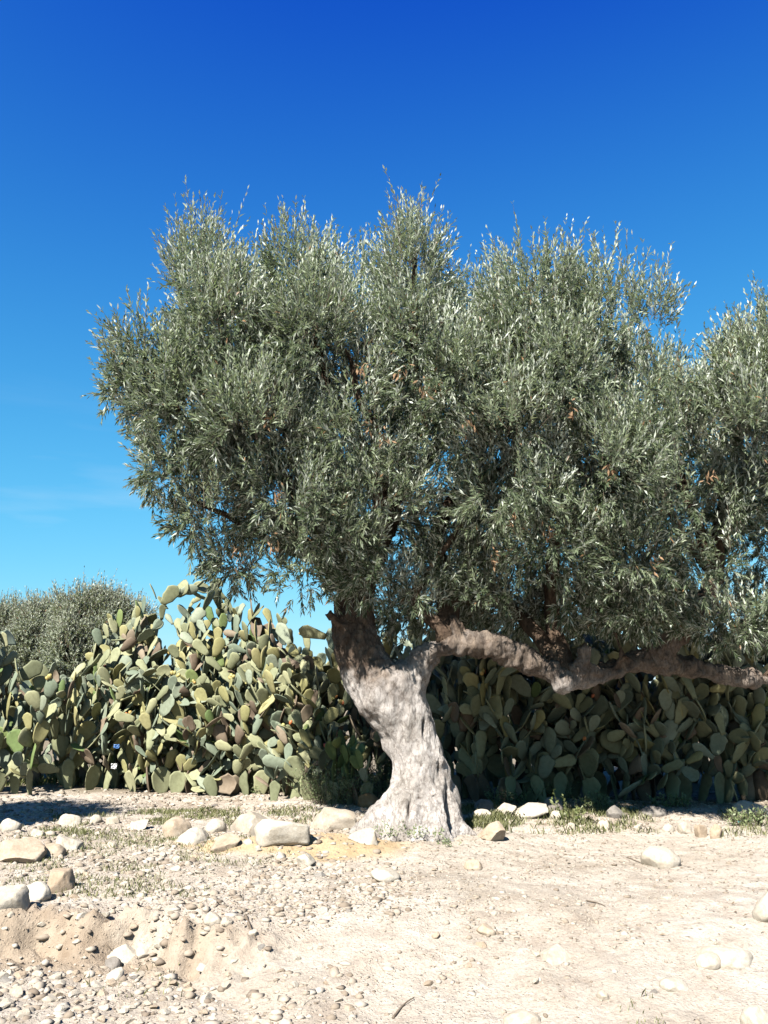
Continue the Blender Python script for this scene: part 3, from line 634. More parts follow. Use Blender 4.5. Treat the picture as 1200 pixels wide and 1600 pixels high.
def cactus(label, x0, y0, hfun, halfw, halfd, npads, seed, mixw, nfruit=10, padL=0.42, stems=6, upb=0.30, group='prickly pear cacti', dry_low=0.0, tall=False):
    """hfun(dx): height of the bush above its foot at offset dx"""
    g = random.Random(seed); z0 = gzs(x0, y0)
    t = thing('prickly_pear_cactus', label, 'cactus', (x0, y0, z0), group)
    pads = []; cells = {}
    def near(c, r):
        k = tuple(int(math.floor(q/0.25)) for q in c)
        for a in (-1, 0, 1):
            for b in (-1, 0, 1):
                for d in (-1, 0, 1):
                    for o in cells.get((k[0]+a, k[1]+b, k[2]+d), ()):
                        if (o-c).length < r: return True
        return False
    def add(p, u, nrm, L, gen):
        c = p+u*L*0.55; pads.append([p, u, nrm, L, gen, 0, g.random()])
        cells.setdefault(tuple(int(math.floor(q/0.25)) for q in c), []).append(c)
    for i in range(stems):
        dx = (i+0.5)/stems*2-1; p = Vector((dx*halfw*0.85, (g.random()*2-1)*halfd*0.7, 0)); p.z = gzs(x0+p.x, y0+p.y)-z0-0.04
        u = Vector((g.gauss(0, 0.18), g.gauss(0, 0.15)-0.05, 1)).normalized(); nrm = Vector((g.gauss(0, 1), g.gauss(0, 1)-0.5, g.gauss(0, 0.3)))
        add(p, u, nrm.normalized(), padL*g.uniform(1.0, 1.25), 0)
    tries = 0
    while len(pads) < npads and tries < npads*90:
        tries += 1
        par = pads[int(len(pads)*g.random()**0.8)] if g.random() < 0.6 else pads[-1-int(min(len(pads), 60)*g.random())]
        alt = pads[int(len(pads)*g.random())]
        if tall and g.random() < 0.5 and alt[0].z > par[0].z: par = alt
        if par[5] > 3: continue
        p, u, nrm, L = par[:4]; xa = -u.cross(nrm).normalized()
        th = g.gauss(0, 0.75)
        if abs(th) > 1.5: continue
        base = p + u*L*(0.55+0.42*math.cos(th)) + xa*L*0.29*math.sin(th)
        nu = u*math.cos(th) + xa*math.sin(th) + Vector((0, 0, upb)) + Vector((g.gauss(0, 0.42), g.gauss(0, 0.42), g.gauss(0, 0.3)))
        nu.normalize()
        if nu.z < -0.55: continue
        nn = nrm + Vector((g.gauss(0, 0.8), g.gauss(0, 0.8), g.gauss(0, 0.45))); nn = nn - nu*nn.dot(nu)
        if nn.length < 0.2: continue
        nn.normalize(); l2 = padL*g.uniform(0.55, 1.08); tip = base+nu*l2; c = base+nu*l2*0.55
        if abs(c.x) > halfw*1.02 or abs(c.y) > halfd: continue
        hh = (hfun(c.x)+0.2)*(1-0.30*(c.y/halfd)**2)
        if tip.z > hh or tip.z < 0.06: continue
        if near(c, 0.095*padL/0.42): continue
        add(base, nu, nn, l2, par[4]+1); par[5] += 1
    for i, (p, u, nrm, L, gen, ch, rv) in enumerate(pads):
        w = list(mixw); relz = p.z/max(hfun(p.x), 0.1)
        if relz < 0.45: w[3] += 0.5*dry_low*(1-relz)
        key = g.choices('gbydn', w)[0]
        if gen == 0: key = 'd' if g.random() < 0.3 else 'g'
        o = link('pad', PADS[key][g.randrange(4)], t); o.matrix_basis = frame(p-u*0.015, u, nrm, L, g.uniform(0.9, 1.1))
    tops = [q for q in pads if q[5] <= 1 and q[4] > 1]; g.shuffle(tops)
    done = 0
    for q in tops:
        if done >= nfruit: break
        p, u, nrm, L = q[:4]; xa = -u.cross(nrm).normalized()
        for k in range(g.randint(1, 4)):
            th = g.uniform(-1.0, 1.0); b = p + u*L*(0.55+0.43*math.cos(th)) + xa*L*0.26*math.sin(th)
            o = link('fruit', FRUIT[0], t); fu = (u*math.cos(th)+xa*math.sin(th)).normalized(); o.matrix_basis = frame(b, fu, nrm, g.uniform(0.85, 1.25)); done += 1
    return t
def prof(pairs, x0, y0):
    """height profile from photo outline (px, py of top)"""
    xs = [at(a, b, y0).x-x0 for a, b in pairs]; hs = [at(a, b, y0).z for a, b in pairs]
    return lambda dx: float(np.interp(dx, xs, hs))
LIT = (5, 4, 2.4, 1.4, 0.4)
def cx(px, y): return at(px, 1200, y).x
X0 = cx(15, 13.9);  cactus('low bluish cactus with a red fruit beside the far olives', X0, 13.9, prof([(-90, 1000), (-20, 1000), (20, 1005), (50, 1010), (90, 1020), (120, 1080)], X0, 13.9), 1.15, 0.8, 240, 1, (4, 6, 0.8, 0.5, 1.2), 12, 0.44, 6, 0.55)
X0 = cx(140, 14.6); cactus('short upright cactus between the low bluish cactus and the tall hedge', X0, 14.6, prof([(70, 1090), (110, 1060), (150, 1035), (190, 1060), (240, 1050)], X0, 14.6), 0.95, 0.7, 190, 2, (4, 5, 1.2, 0.6, 0.8), 8, 0.40, 5, 0.6)
X0 = cx(250, 15.3); cactus('tallest sunlit cactus of the hedge, upright pads against the sky', X0, 15.3, prof([(140, 1040), (170, 950), (185, 895), (215, 872), (260, 878), (300, 872), (345, 885), (370, 915)], X0, 15.3), 1.2, 0.7, 300, 3, LIT, 30, 0.41, 10, 0.5, tall=True, dry_low=1.5)
X0 = cx(210, 14.5); cactus('front cactus of dense blue-green pads below the tallest cactus', X0, 14.5, prof([(130, 1090), (170, 1060), (220, 1040), (280, 1060), (320, 1090)], X0, 14.5), 0.95, 0.6, 230, 4, (4, 6, 1.5, 0.8, 0.4), 16, 0.38, 6, 0.35, dry_low=1.0)
X0 = cx(400, 14.7); cactus('broad sunlit cactus crowded with yellow fruit, under the olive crown', X0, 14.7, prof([(290, 945), (340, 930), (400, 945), (440, 955), (500, 945), (520, 950)], X0, 14.7), 1.25, 0.7, 300, 5, (5, 3.5, 2.8, 1.0, 0.2), 40, 0.40, 10, 0.42, tall=True, dry_low=2.0)
X0 = cx(355, 14.0); cactus('front cactus of round green pads at the gravel edge', X0, 14.0, prof([(260, 1110), (320, 1080), (380, 1060), (440, 1085)], X0, 14.0), 1.0, 0.5, 220, 6, (4, 5, 1.5, 1.5, 0.2), 14, 0.37, 6, 0.30, dry_low=2.5)
X0 = cx(525, 14.0); cactus('sunlit cactus with withered brown lower pads left of the trunk', X0, 14.0, prof([(430, 1000), (480, 955), (560, 940), (640, 950), (660, 1000)], X0, 14.0), 1.05, 0.75, 300, 7, (5, 3, 2.2, 1.6, 0.2), 20, 0.43, 8, 0.42, dry_low=5.0)
X0 = cx(470, 13.2); cactus('low front cactus of blue-green pads beside the feathery shrub', X0, 13.2, prof([(415, 1160), (470, 1100), (500, 1095), (530, 1150)], X0, 13.2), 0.6, 0.4, 80, 8, (4, 5, 1.5, 1.5, 0.3), 5, 0.36, 4, 0.30, dry_low=3.0)
X0 = cx(545, 12.4); cactus('small young cactus of bright upright pads in the feathery shrub', X0, 12.4, prof([(505, 1190), (525, 1150), (560, 1160), (590, 1190)], X0, 12.4), 0.36, 0.3, 26, 9, (0.5, 1, 0.2, 0, 8), 0, 0.36, 5, 0.9)
X0 = cx(320, 15.9); cactus('sunlit cactus at the back between the tallest and the broad cactus', X0, 15.9, prof([(230, 900), (300, 885), (360, 900), (420, 935)], X0, 15.9), 1.2, 0.6, 300, 15, LIT, 12, 0.42, 10, 0.5, tall=True, dry_low=1.5)
X0 = cx(300, 14.3); cactus('mid-hedge cactus of mixed green and yellow pads before the tallest cactus', X0, 14.3, prof([(230, 1060), (280, 1010), (330, 1010), (380, 1050)], X0, 14.3), 0.9, 0.5, 230, 16, (5, 4, 2.5, 1, 0.2), 20, 0.40, 7, 0.4, dry_low=2.0)
X0 = cx(430, 13.9); cactus('mid-hedge cactus with long yellow pads before the broad cactus', X0, 13.9, prof([(360, 1070), (410, 1020), (470, 1020), (520, 1070)], X0, 13.9), 0.9, 0.5, 230, 17, (5, 3.5, 3, 1.2, 0.2), 18, 0.40, 7, 0.4, dry_low=2.5)
X0 = cx(225, 16.0); cactus('sunlit back-row cactus peeking beside the tallest cactus', X0, 16.0, prof([(150, 990), (175, 920), (230, 885), (300, 885)], X0, 16.0), 1.0, 0.6, 300, 18, LIT, 8, 0.41, 9, 0.5, tall=True)
X0 = cx(345, 15.1); cactus('sunlit cactus in the thick of the hedge behind the mid-hedge pads', X0, 15.1, prof([(270, 960), (310, 915), (370, 925), (420, 960)], X0, 15.1), 0.9, 0.5, 260, 31, LIT, 12, 0.39, 8, 0.45, dry_low=1.0, tall=True)
X0 = cx(480, 15.2); cactus('sunlit cactus in the hedge behind the left limb of the olive', X0, 15.2, prof([(400, 965), (460, 945), (520, 945), (570, 960)], X0, 15.2), 1.0, 0.5, 260, 32, LIT, 10, 0.40, 8, 0.45, dry_low=1.0, tall=True)
X0 = cx(60, 15.6); cactus('back-row cactus behind the low bluish cactus', X0, 15.6, prof([(-40, 1060), (20, 1050), (80, 1060), (150, 1075)], X0, 15.6), 1.5, 0.6, 260, 19, (4, 5, 1, 0.8, 0.3), 6, 0.42, 10, 0.35)
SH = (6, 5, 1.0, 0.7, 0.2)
for k, (px, yy, lab, top) in enumerate([
    (700, 13.4, 'shaded cactus close behind the trunk of the old olive', 965), (800, 13.1, 'shaded cactus under the arched limb, bearing red fruit', 960),
    (905, 13.0, 'shaded cactus behind the sag of the arched limb', 955), (1010, 13.0, 'shaded cactus behind the fork of the arched limb', 950),
    (1115, 12.9, 'shaded cactus behind the straight end of the limb', 960), (1215, 12.9, 'shaded cactus past the straight end of the limb', 960)]):
    X0 = cx(px, yy); tz = at(px, top, yy).z
    cactus(lab, X0, yy, (lambda T: lambda dx: T*(1+0.06*math.sin(dx*3+k)))(tz), 0.75, 0.7, 300, 20+k, SH, 9, 0.42, 8, 0.38, dry_low=2.0)
for k, (px, yy, lab) in enumerate([(690, 15.4, 'back-row cactus seen between the trunk and the arched limb'), (850, 15.0, 'back-row cactus above the arched limb'), (1010, 15.0, 'back-row cactus above the limb fork'), (1180, 15.0, 'back-row cactus above the straight limb end')]):
    X0 = cx(px, yy); tz = at(px, 945, yy).z
    cactus(lab, X0, yy, (lambda T: lambda dx: T*(1+0.07*math.sin(dx*2.6+k)))(tz), 1.15, 0.8, 270, 40+k, (5, 3.5, 2, 1, 0.2), 6, 0.46, 8, 0.42)

# ------------------------------------------------------------------ boulders
def ypx(py):
    """distance at which level ground shows at py"""
    a = math.atan((py-800)/FPX)-TILT; y = CAMZ/math.tan(a)
    return y
def ground_at(px, py):
    y = ypx(py)
    for i in range(12):
        p = at(px, py, y); z = gzs(p.x, y); a = math.atan((py-800)/FPX)-TILT; y = (CAMZ-z)/math.tan(a)*0.5 + y*0.5
    p = at(px, py, y); return p.x, y, gzs(p.x, y)
def boulder(label, px, py0, py1, w, m, kind=0, rot=0.0, seed=0, depth=0.9, cut=0.0, name='boulder', cat='rock', group='pale boulders by the tree'):
    x, y, z = ground_at(px, py1); s = mpp(y, z); wx = w*s/2; h = max((py1-py0)*s*1.08, 0.03)
    g = np.random.default_rng(1000+seed); planes = []
    for i in range(13 if kind else 8):
        nrm = g.normal(size=3)*np.array([1, 1, 1.2]); nrm /= np.linalg.norm(nrm); planes.append((Vector(nrm), (0.45 if kind else 0.58)+0.28*g.random()))
    sd = Vector(g.random(3)*40)
    def fn(c):
        v = c.copy()
        for nrm, dd in planes:
            k = v.dot(nrm)
            if k > dd: v -= nrm*(k-dd)*(0.92 if kind else 0.75)
        v *= 1+0.08*mnoise.fractal(c*1.6+sd, 1.0, 2.0, 3) + 0.022*mnoise.fractal(c*6+sd, 0.8, 2.0, 3)
        return v
    me = ico_mesh(name, m, 4, fn)
    co = np.array([v.co[:] for v in me.vertices]); mn, mx = co.min(0), co.max(0)
    co = (co-(mn+mx)/2)/((mx-mn)/2); co[:, 0] *= wx; co[:, 1] *= wx*depth; co[:, 2] = (co[:, 2]+0.62)/1.62*h
    a = rot; R2 = np.array([[math.cos(a), 0, math.sin(a)], [0, 1, 0], [-math.sin(a), 0, math.cos(a)]]); co = co@R2.T
    me.vertices.foreach_set('co', co.astype(np.float32).ravel()); me.update(); me.set_sharp_from_angle(angle=R(40 if kind else 60))
    o = link(name, me, None, (x, y+wx*depth*0.55, z-0.012-0.10*h))
    return tag(o, label, cat, group)
P_, T_, G_ = M_pale, M_tan, M_grey
BL = [
 ('angular pale block at the lip of the bank casting a dark shadow', 4, 1394, 1431, 66, P_, 0, 0.1), ('rounded tan boulder beside the pale block on the bank', 88, 1358, 1394, 44, T_, 0, 0.1),
 ('broad pale boulder between the tan boulder and the pale block', 50, 1378, 1406, 50, P_, 0, 0), ('long pale tilted stone at the edge of the shadow', 15, 1277, 1299, 36, P_, 0, -0.3),
 ('smooth domed pale stone just below the shadow', 106, 1272, 1291, 38, P_, 0, 0), ('small domed pale stone beside the smooth domed one', 147, 1272, 1286, 22, P_, 0, 0), ('knobbly pale stone at the end of the small stone row', 174, 1275, 1288, 22, P_, 0, 0),
 ('flat-topped white stone on the weedy slope', 103, 1306, 1330, 44, P_, 1, 0.1), ('wide buried tan rock on the weedy slope', 26, 1312, 1348, 70, T_, 1, 0.05), ('low tan slab leaning on the wide buried rock', 74, 1318, 1338, 48, T_, 0, 0.08),
 ('small round pale stone above the wide buried rock', 56, 1294, 1308, 24, P_, 0, 0), ('rough grey-white stone in the weeds between path and rock row', 216, 1281, 1297, 28, P_, 1, 0), ('big rounded boulder with a tan patch at the end of the rock row', 273, 1277, 1310, 46, T_, 0, 0),
 ('rounded pale boulder in the gap of the rock row', 335, 1279, 1302, 34, P_, 0, 0), ('flat white stone leaning on the tan-patched boulder', 298, 1294, 1316, 52, P_, 0, -0.1), ('large white slab at the back of the clay heap', 394, 1270, 1304, 84, P_, 1, -0.1),
 ('large white boulder half sunk in the clay heap', 436, 1280, 1320, 92, P_, 1, 0.12), ('tilted slab with an ochre broken face below the white boulders', 352, 1304, 1330, 52, T_, 1, -0.35), ('pale slab boulder leaning against the foot of the trunk', 520, 1261, 1297, 78, P_, 1, 0.08),
 ('thin pale slab lying under the leaning boulder by the roots', 566, 1292, 1317, 52, P_, 1, 0.35), ('lone whitish chunk in front of the clay heap', 478, 1332, 1353, 29, P_, 1, 0), ('flat pale stone on the gravel in front of the trunk', 602, 1357, 1377, 48, P_, 0, 0),
 ('small yellowish stone in the sand in front of the root', 740, 1343, 1359, 30, T_, 0, 0), ('wedge-shaped tan boulder at the tip of the right root', 769, 1283, 1314, 42, T_, 1, 0.1), ('smooth white oval boulder alone on the bare sand', 1036, 1323, 1354, 60, P_, 0, 0.08),
 ('white block lying low on the bare sand', 873, 1480, 1504, 50, P_, 1, 0), ('wide pale boulder cut by the frame beyond the bare sand', 1214, 1392, 1440, 60, P_, 0, 0), ('large pale rock half buried in the bright sand', 1142, 1482, 1505, 90, P_, 0, 0),
 ('flat pale rock half buried beside the large buried rock', 1056, 1530, 1546, 46, P_, 0, 0.1), ('pale stone sunk in the sand below the large buried rock', 1110, 1490, 1512, 40, P_, 0, 0), ('yellowish flat stone sunk in sand before the white block', 760, 1443, 1460, 32, T_, 0, 0),
 ('pale slab flush with the soil at the dry grass', 818, 1583, 1604, 60, P_, 0, 0), ('small white stone beside the dry grass', 944, 1546, 1562, 20, P_, 0, 0), ('pale stone cut by the frame beside the dry grass', 1190, 1576, 1610, 50, P_, 0, 0),
 ('flat pale triangular stone jutting from the lip of the bank', 190, 1424, 1448, 48, P_, 1, 0.05), ('rounded flat stone on the lip of the bank', 331, 1425, 1443, 32, P_, 0, 0.1), ('grey stone at the foot of the bank', 172, 1495, 1513, 28, G_, 0, 0.15),
 ('pale egg-shaped stone against the foot of the bank', 223, 1484, 1500, 26, P_, 0, 0), ('pale flat stone below the grey stone at the bank', 178, 1513, 1531, 28, P_, 0, 0),
]
for i, b in enumerate(BL): boulder(*b, seed=i)
boulder('rusty orange boulder behind the left root', 574, 1238, 1262, 34, M_orange, 0, 0.05, 60, group=None)
BK = [('dark grey boulder at the shade edge beside the trunk', 757, 1248, 1267, 30, G_, 1, 0), ('first pale rock of the back row, next to the dark grey boulder', 792, 1254, 1274, 34, P_, 1, 0), ('widest pale rock in the middle of the back row', 830, 1257, 1278, 58, P_, 1, 0.06),
 ('low flat pale rock in front of the dark grey boulder', 754, 1264, 1278, 32, P_, 0, 0), ('small pale rock at the end of the back row by the weed', 872, 1266, 1279, 24, P_, 0, 0), ('grey boulder in shade behind the thin weed', 866, 1244, 1268, 30, G_, 0, 0), ('grey boulder in the deep shade past the thin weed', 966, 1258, 1278, 34, G_, 1, 0),
 ('long low grey rock in the deep shade', 1024, 1260, 1275, 44, G_, 0, 0), ('bright round stone at the edge of the shade', 1072, 1283, 1302, 21, P_, 0, 0), ('small pale stone next to the bright round stone', 1046, 1287, 1299, 20, P_, 0, 0), ('long pale slab in the shade past the deep shade rocks', 1182, 1252, 1274, 56, P_, 1, 0),
 ('first tan rock of the cluster at the shade corner', 1098, 1288, 1308, 20, T_, 1, 0), ('second tan rock of the cluster at the shade corner', 1122, 1287, 1309, 24, T_, 1, 0), ('white stone in the grass in front of the weed', 892, 1284, 1298, 18, P_, 0, 0), ('round white stone in the grass past the weed', 944, 1281, 1296, 20, P_, 0, 0), ('tiny white stone at the end of the grass', 997, 1287, 1297, 14, P_, 0, 0)]
for i, b in enumerate(BK): boulder(*b, seed=100+i, group='rocks along the shaded hedge')

# loose stones: the larger ones each by itself, the rest as gravel
def stone_fn(seed, flatn):
    g = np.random.default_rng(seed); sd = Vector(g.random(3)*40); pl = []
    for i in range(10):
        nr = g.normal(size=3); nr /= np.linalg.norm(nr); pl.append((Vector(nr), 0.48+0.34*g.random()))
    sx, sy = 0.8+0.4*g.random(), 0.75+0.3*g.random()
    def fn(c):
        v = c.copy()
        for nr, dd in pl:
            k = v.dot(nr)
            if k > dd: v -= nr*(k-dd)
        v *= 1+0.10*mnoise.noise(c*1.7+sd); return Vector((v.x*sx, v.y*sy, v.z*flatn))
    return fn
STONES = {k: [ico_mesh('stone', m, 3, stone_fn(700+i+ord(k), [0.55, 0.7, 0.45, 0.8][i % 4])) for i in range(8)] for k, m in (('p', M_pale), ('t', M_tan), ('g', M_grey))}
for L_ in STONES.values():
    for q in L_: q.set_sharp_from_angle(angle=R(25))
placed = []
def strew(n, x0, x1, p0, p1, smin, smax, label, group, seed, w=(7, 1.6, 0.6)):
    g = random.Random(seed); k = 0; tr = 0
    while k < n and tr < n*30:
        tr += 1; px, py = g.uniform(x0, x1), g.uniform(p0, p1); x, y, z = ground_at(px, py)
        if any((x-a)**2+(y-b)**2 < (0.9*(c+smax))**2*0.5 for a, b, c in placed): continue
        s = smin+(smax-smin)*g.random()**1.8
        o = link('stone', STONES[g.choices('ptg', w)[0]][g.randrange(8)], None, (x, y, z+s*0.06)); o.scale = (s, s*g.uniform(0.8, 1.1), s*g.uniform(0.75, 1.05)); o.rotation_euler = (g.uniform(-0.3, 0.3), g.uniform(-0.3, 0.3), g.uniform(0, 6.28))
        tag(o, label, 'stone', group); placed.append((x, y, s)); k += 1
strew(70, -10, 330, 1505, 1600, 0.030, 0.062, 'fist-sized pale stone strewn below the eroded bank', 'stones strewn below the bank', 1)
strew(22, 330, 560, 1480, 1598, 0.022, 0.045, 'small pale stone on the slope at the end of the bank', 'stones on the slope at the end of the bank', 2)
strew(80, 0, 620, 1345, 1425, 0.028, 0.062, 'small pale stone in the gravel spread between bank and clay heap', 'stones in the gravel spread', 3)
strew(14, 20, 420, 1425, 1480, 0.025, 0.05, 'small stone stuck in the face of the bank', 'stones in the face of the bank', 4)
strew(38, 60, 500, 1232, 1270, 0.035, 0.075, 'small pale stone on the stony flat before the sunlit cacti', 'stones on the stony flat', 5)
strew(24, 120, 420, 1290, 1345, 0.03, 0.07, 'small pale stone among the weeds near the rock row', 'stones among the weeds', 6)
strew(22, 640, 1190, 1340, 1560, 0.022, 0.05, 'small pale stone lying on the bare sand', 'stones on the bare sand', 7)
strew(18, 780, 1190, 1282, 1312, 0.025, 0.06, 'small pale stone along the edge of the shade', 'stones along the shade edge', 8)

# gravel: thousands of chips in one mesh
def gravel(n, seed, tiny):
    g = np.random.default_rng(seed)
    if tiny:
        U = np.array([(1, 0, 0), (0, 1, 0), (-1, 0, 0), (0, -1, 0), (0, 0, 1), (0.1, 0.1, -1)], float)
        FF = np.array([(0, 1, 4), (1, 2, 4), (2, 3, 4), (3, 0, 4), (1, 0, 5), (2, 1, 5), (3, 2, 5), (0, 3, 5)])
    else:
        bm = bmesh.new(); bmesh.ops.create_icosphere(bm, subdivisions=1, radius=1.0)
        bm.verts.ensure_lookup_table(); U = np.array([v.co[:] for v in bm.verts]); bm.faces.ensure_lookup_table(); FF = np.array([[v.index for v in f.verts] for f in bm.faces]); bm.free()
    nu = len(U)
    x = g.uniform(-6, 5.5, n*8); y = 4.7 + 9.8*g.random(n*8)**1.25
    dn = 0.35+0.5*fbm(x*1.3, y*1.3, 0, 4, 77) + (0.3*fbm(x*3.1, y*3.1, 0, 3, 79) if tiny else 0)
    lp = lipy(x); left = 1-sstep(-0.6, 0.8, x)
    dn = dn + 0.55*left*np.exp(-((y-7.7)/0.9)**2) + 0.35*left*sstep(6.0, 5.6, y) - (0.15 if tiny else 0.42)*left*np.exp(-((y-lp+0.2)/0.28)**2) + 0.15*(y > 10.5)
    dn = dn - (0.0 if tiny else 0.33)*(1-left)*(y < 10.2) - 0.5*np.exp(-((x+0.55)/0.8)**2-((y-9.05)/0.35)**2)
    k = g.random(n*8) < np.clip(dn, 0.03, 1)*0.45; x, y, lf = x[k][:n], y[k][:n], left[k][:n]; m = len(x); z = gz(x, y)
    s = (0.0045+0.0075*g.random(m)**2) if tiny else (0.011+0.026*g.random(m)**2.6)*np.where(lf > 0.5, 1.1, 0.75)
    s = s*(0.8+0.04*y)
    q = U[None]*(1+0.26*g.normal(size=(m, nu, 1)).clip(-1.3, 1.3))*np.stack([0.8+0.6*g.random(m), 0.8+0.4*g.random(m), 0.35+0.35*g.random(m)], 1)[:, None, :]*s[:, None, None]
    a = g.random(m)*6.283; ca, sa = np.cos(a)[:, None], np.sin(a)[:, None]
    Q = np.stack([q[..., 0]*ca-q[..., 1]*sa, q[..., 0]*sa+q[..., 1]*ca, q[..., 2]], 2) + np.stack([x, y, z+s*0.02], 1)[:, None, :]
    return Q.reshape(-1, 3), (FF[None]+np.arange(m)[:, None, None]*nu).reshape(-1, 3), np.repeat(g.random(m), nu)
A, B = gravel(15000, 9, False), gravel(34000, 10, True)
me = mesh_np('gravel', np.concatenate([A[0], B[0]]), np.concatenate([A[1], B[1]+len(A[0])]), M_gravel)
addattr(me, 'tint', np.concatenate([A[2], B[2]])); tag(link('gravel', me), 'pale angular gravel chips scattered over the sandy ground', 'gravel', kind='stuff')
# ------------------------------------------------------------------ grass, weeds, litter
def grass(name, label, areas, h, seed, wd=0.006):
    """areas: (px0,px1,py0,py1,count)"""
    g = np.random.default_rng(seed); Vv, T = [], []
    for a0, a1, b0, b1, n in areas:
        px = g.uniform(a0, a1, n); py = g.uniform(b0, b1, n)
        ang = np.arctan((py-800)/FPX)-TILT; y = CAMZ/np.tan(ang); x = np.array([(p-600)/FPX for p in px])*(y*ct-CAMZ*st)
        k = fbm(x*2.2, y*2.2, 0, 3, seed) > -0.12+0.3*(g.random(n)-0.5)
        e = np.minimum((px-a0)/(a1-a0), (a1-px)/(a1-a0))*5
        k &= g.random(n) < np.clip(e+0.15, 0, 1); x, y = x[k], y[k]; m = len(x); z = gz(x, y)-0.005
        a = g.random(m)*6.283; hh = h*(0.35+0.9*g.random(m)**1.5); ln = 0.75*g.random(m)*hh
        b = np.stack([x, y, z], 1); dx = np.stack([np.cos(a), np.sin(a), 0*a], 1); sx = np.stack([-np.sin(a), np.cos(a), 0*a], 1)
        w_ = wd*(0.6+0.8*g.random(m))[:, None]; up = np.array([0, 0, 1.0])
        mid = b+dx*(ln*0.35)[:, None]+up*(hh*0.6)[:, None]; tip = b+dx*ln[:, None]+up*hh[:, None]
        Vv.append(np.stack([b-sx*w_, b+sx*w_, mid+sx*w_*0.7, tip, mid-sx*w_*0.7], 1)); T.append(np.repeat(0.98*g.random(m), 5))
    Vv = np.concatenate(Vv); me = mesh_np(name, Vv.reshape(-1, 3), np.arange(Vv.shape[0]*5).reshape(-1, 5), M_grass)
    addattr(me, 'tint', np.concatenate(T)); o = link(name, me); return tag(o, label, 'grass', kind='stuff')
grass('grass', 'short green grass in the strip between the old olive and shaded hedge', [(715, 1030, 1266, 1302, 9500), (715, 800, 1270, 1300, 2500), (1120, 1230, 1270, 1310, 1500)], 0.075, 51, 0.0035)
grass('grass', 'thin green grass behind and around the row of white boulders', [(190, 500, 1262, 1292, 7500), (470, 600, 1240, 1275, 2500), (60, 200, 1276, 1310, 2500)], 0.065, 52, 0.0035)
grass('grass', 'sparse grey-green weeds on the stony slope near the tan boulders', [(0, 330, 1296, 1402, 7500), (180, 460, 1310, 1360, 1900)], 0.045, 53, 0.003)
grass('grass', 'yellowish grass along the foot of the sunlit cacti', [(-10, 230, 1205, 1228, 2600), (300, 480, 1215, 1236, 1500)], 0.16, 54, 0.009)
grass('grass', 'sparse dry grass tufts in the bright sand', [(630, 850, 1535, 1600, 420), (930, 1200, 1555, 1605, 500), (960, 1100, 1500, 1560, 100), (100, 300, 1445, 1490, 90)], 0.05, 55, 0.003)

def plant(name, label, cat, px, py, spots, nst, h, L, Wd, seed, m, spread, leafn, group=None):
    x, y, z = ground_at(px, py); t = thing(name, label, cat, (x, y, z), group)
    a = sprig_arrays([((dx, dy, -0.01), r) for dx, dy, r in spots], nst, h, L, Wd, seed, spread, leafn)
    leaf_object('foliage', a, m, t); stems_object('stems', a, M_twig if m is not M_weed else M_weed, t, 0.005)
    return t
plant('shrub', 'feathery green shrub between the trunk and the sunlit cacti', 'shrub', 535, 1258, [(-0.15, 0.15, 0.22), (0.1, 0.25, 0.25), (0.35, 0.45, 0.28), (-0.25, 0.3, 0.2)], 46, 0.55, 0.05, 0.012, 81, M_shrub, 0.6, 26)
plant('shrub', 'darker leafy shrub in the shade right behind the trunk', 'shrub', 590, 1245, [(0.0, 0.3, 0.3), (0.3, 0.4, 0.25)], 50, 0.75, 0.06, 0.016, 82, M_shrub, 0.5, 26)
plant('weed', 'thin upright pale weed in front of the shaded hedge', 'weed', 890, 1282, [(0, 0, 0.10)], 11, 0.36, 0.05, 0.025, 83, M_weed, 0.9, 9)
for i, (px, py, lab, h) in enumerate([(820, 1252, 'leafy green plant behind the pale back row rocks', 0.28), (790, 1256, 'small leafy plant beside the dark grey boulder', 0.22), (860, 1250, 'bushy green plant behind the thin pale weed', 0.3), (930, 1262, 'low green plant in the shade past the thin weed', 0.2), (1170, 1290, 'scrubby dry plant at the shade corner', 0.22), (1050, 1262, 'low dark plant between rocks in deep shade', 0.18)]):
    plant('weed', lab, 'weed', px, py, [(-0.12, 0, 0.12), (0.12, 0.05, 0.12)], 20, h, 0.045, 0.02, 90+i, M_shrub, 0.6, 12, 'low plants along the shaded hedge')
for i, (px, py, lab) in enumerate([(325, 1228, 'green weed at the foot of the tallest cactus'), (405, 1240, 'green weed at the foot of the broad cactus'), (470, 1232, 'dark leafy weed at the foot of the low front cactus'), (150, 1215, 'straggly weed at the foot of the short upright cactus')]):
    plant('weed', lab, 'weed', px, py, [(-0.1, 0, 0.14), (0.15, 0.05, 0.12)], 18, 0.24, 0.05, 0.016, 120+i, M_shrub, 0.7, 12, 'weeds at the foot of the sunlit cacti')
# dry sticks on the ground
def stick(label, pts, r):
    P = []
    for px, py in pts:
        x, y, z = ground_at(px, py); P.append(Vector((x, y, z+0.012)))
    o0 = P[0].copy(); me = tube_mesh('stick', [p-o0 for p in P], [r*(1-0.6*i/(len(P)-1)) for i in range(len(P))], M_twig, 6, 4, 0.01, 5)
    tag(link('stick', me, None, o0), label, 'stick', 'dry sticks on the ground')
stick('thin bent dry stick beside the dry grass in the sand', [(612, 1592), (622, 1580), (634, 1570), (648, 1563)], 0.008)
stick('dark broken root poking out of the end of the bank', [(382, 1432), (388, 1446), (394, 1460), (400, 1470)], 0.013)
stick('short dry twig lying near the white oval boulder', [(978, 1340), (995, 1347), (1010, 1352)], 0.006)
stick('dry twig on the sand before the white block', [(915, 1408), (932, 1412), (945, 1418)], 0.007)
stick('dry root hairs under the flat triangular stone', [(165, 1455), (185, 1450), (205, 1452)], 0.005)
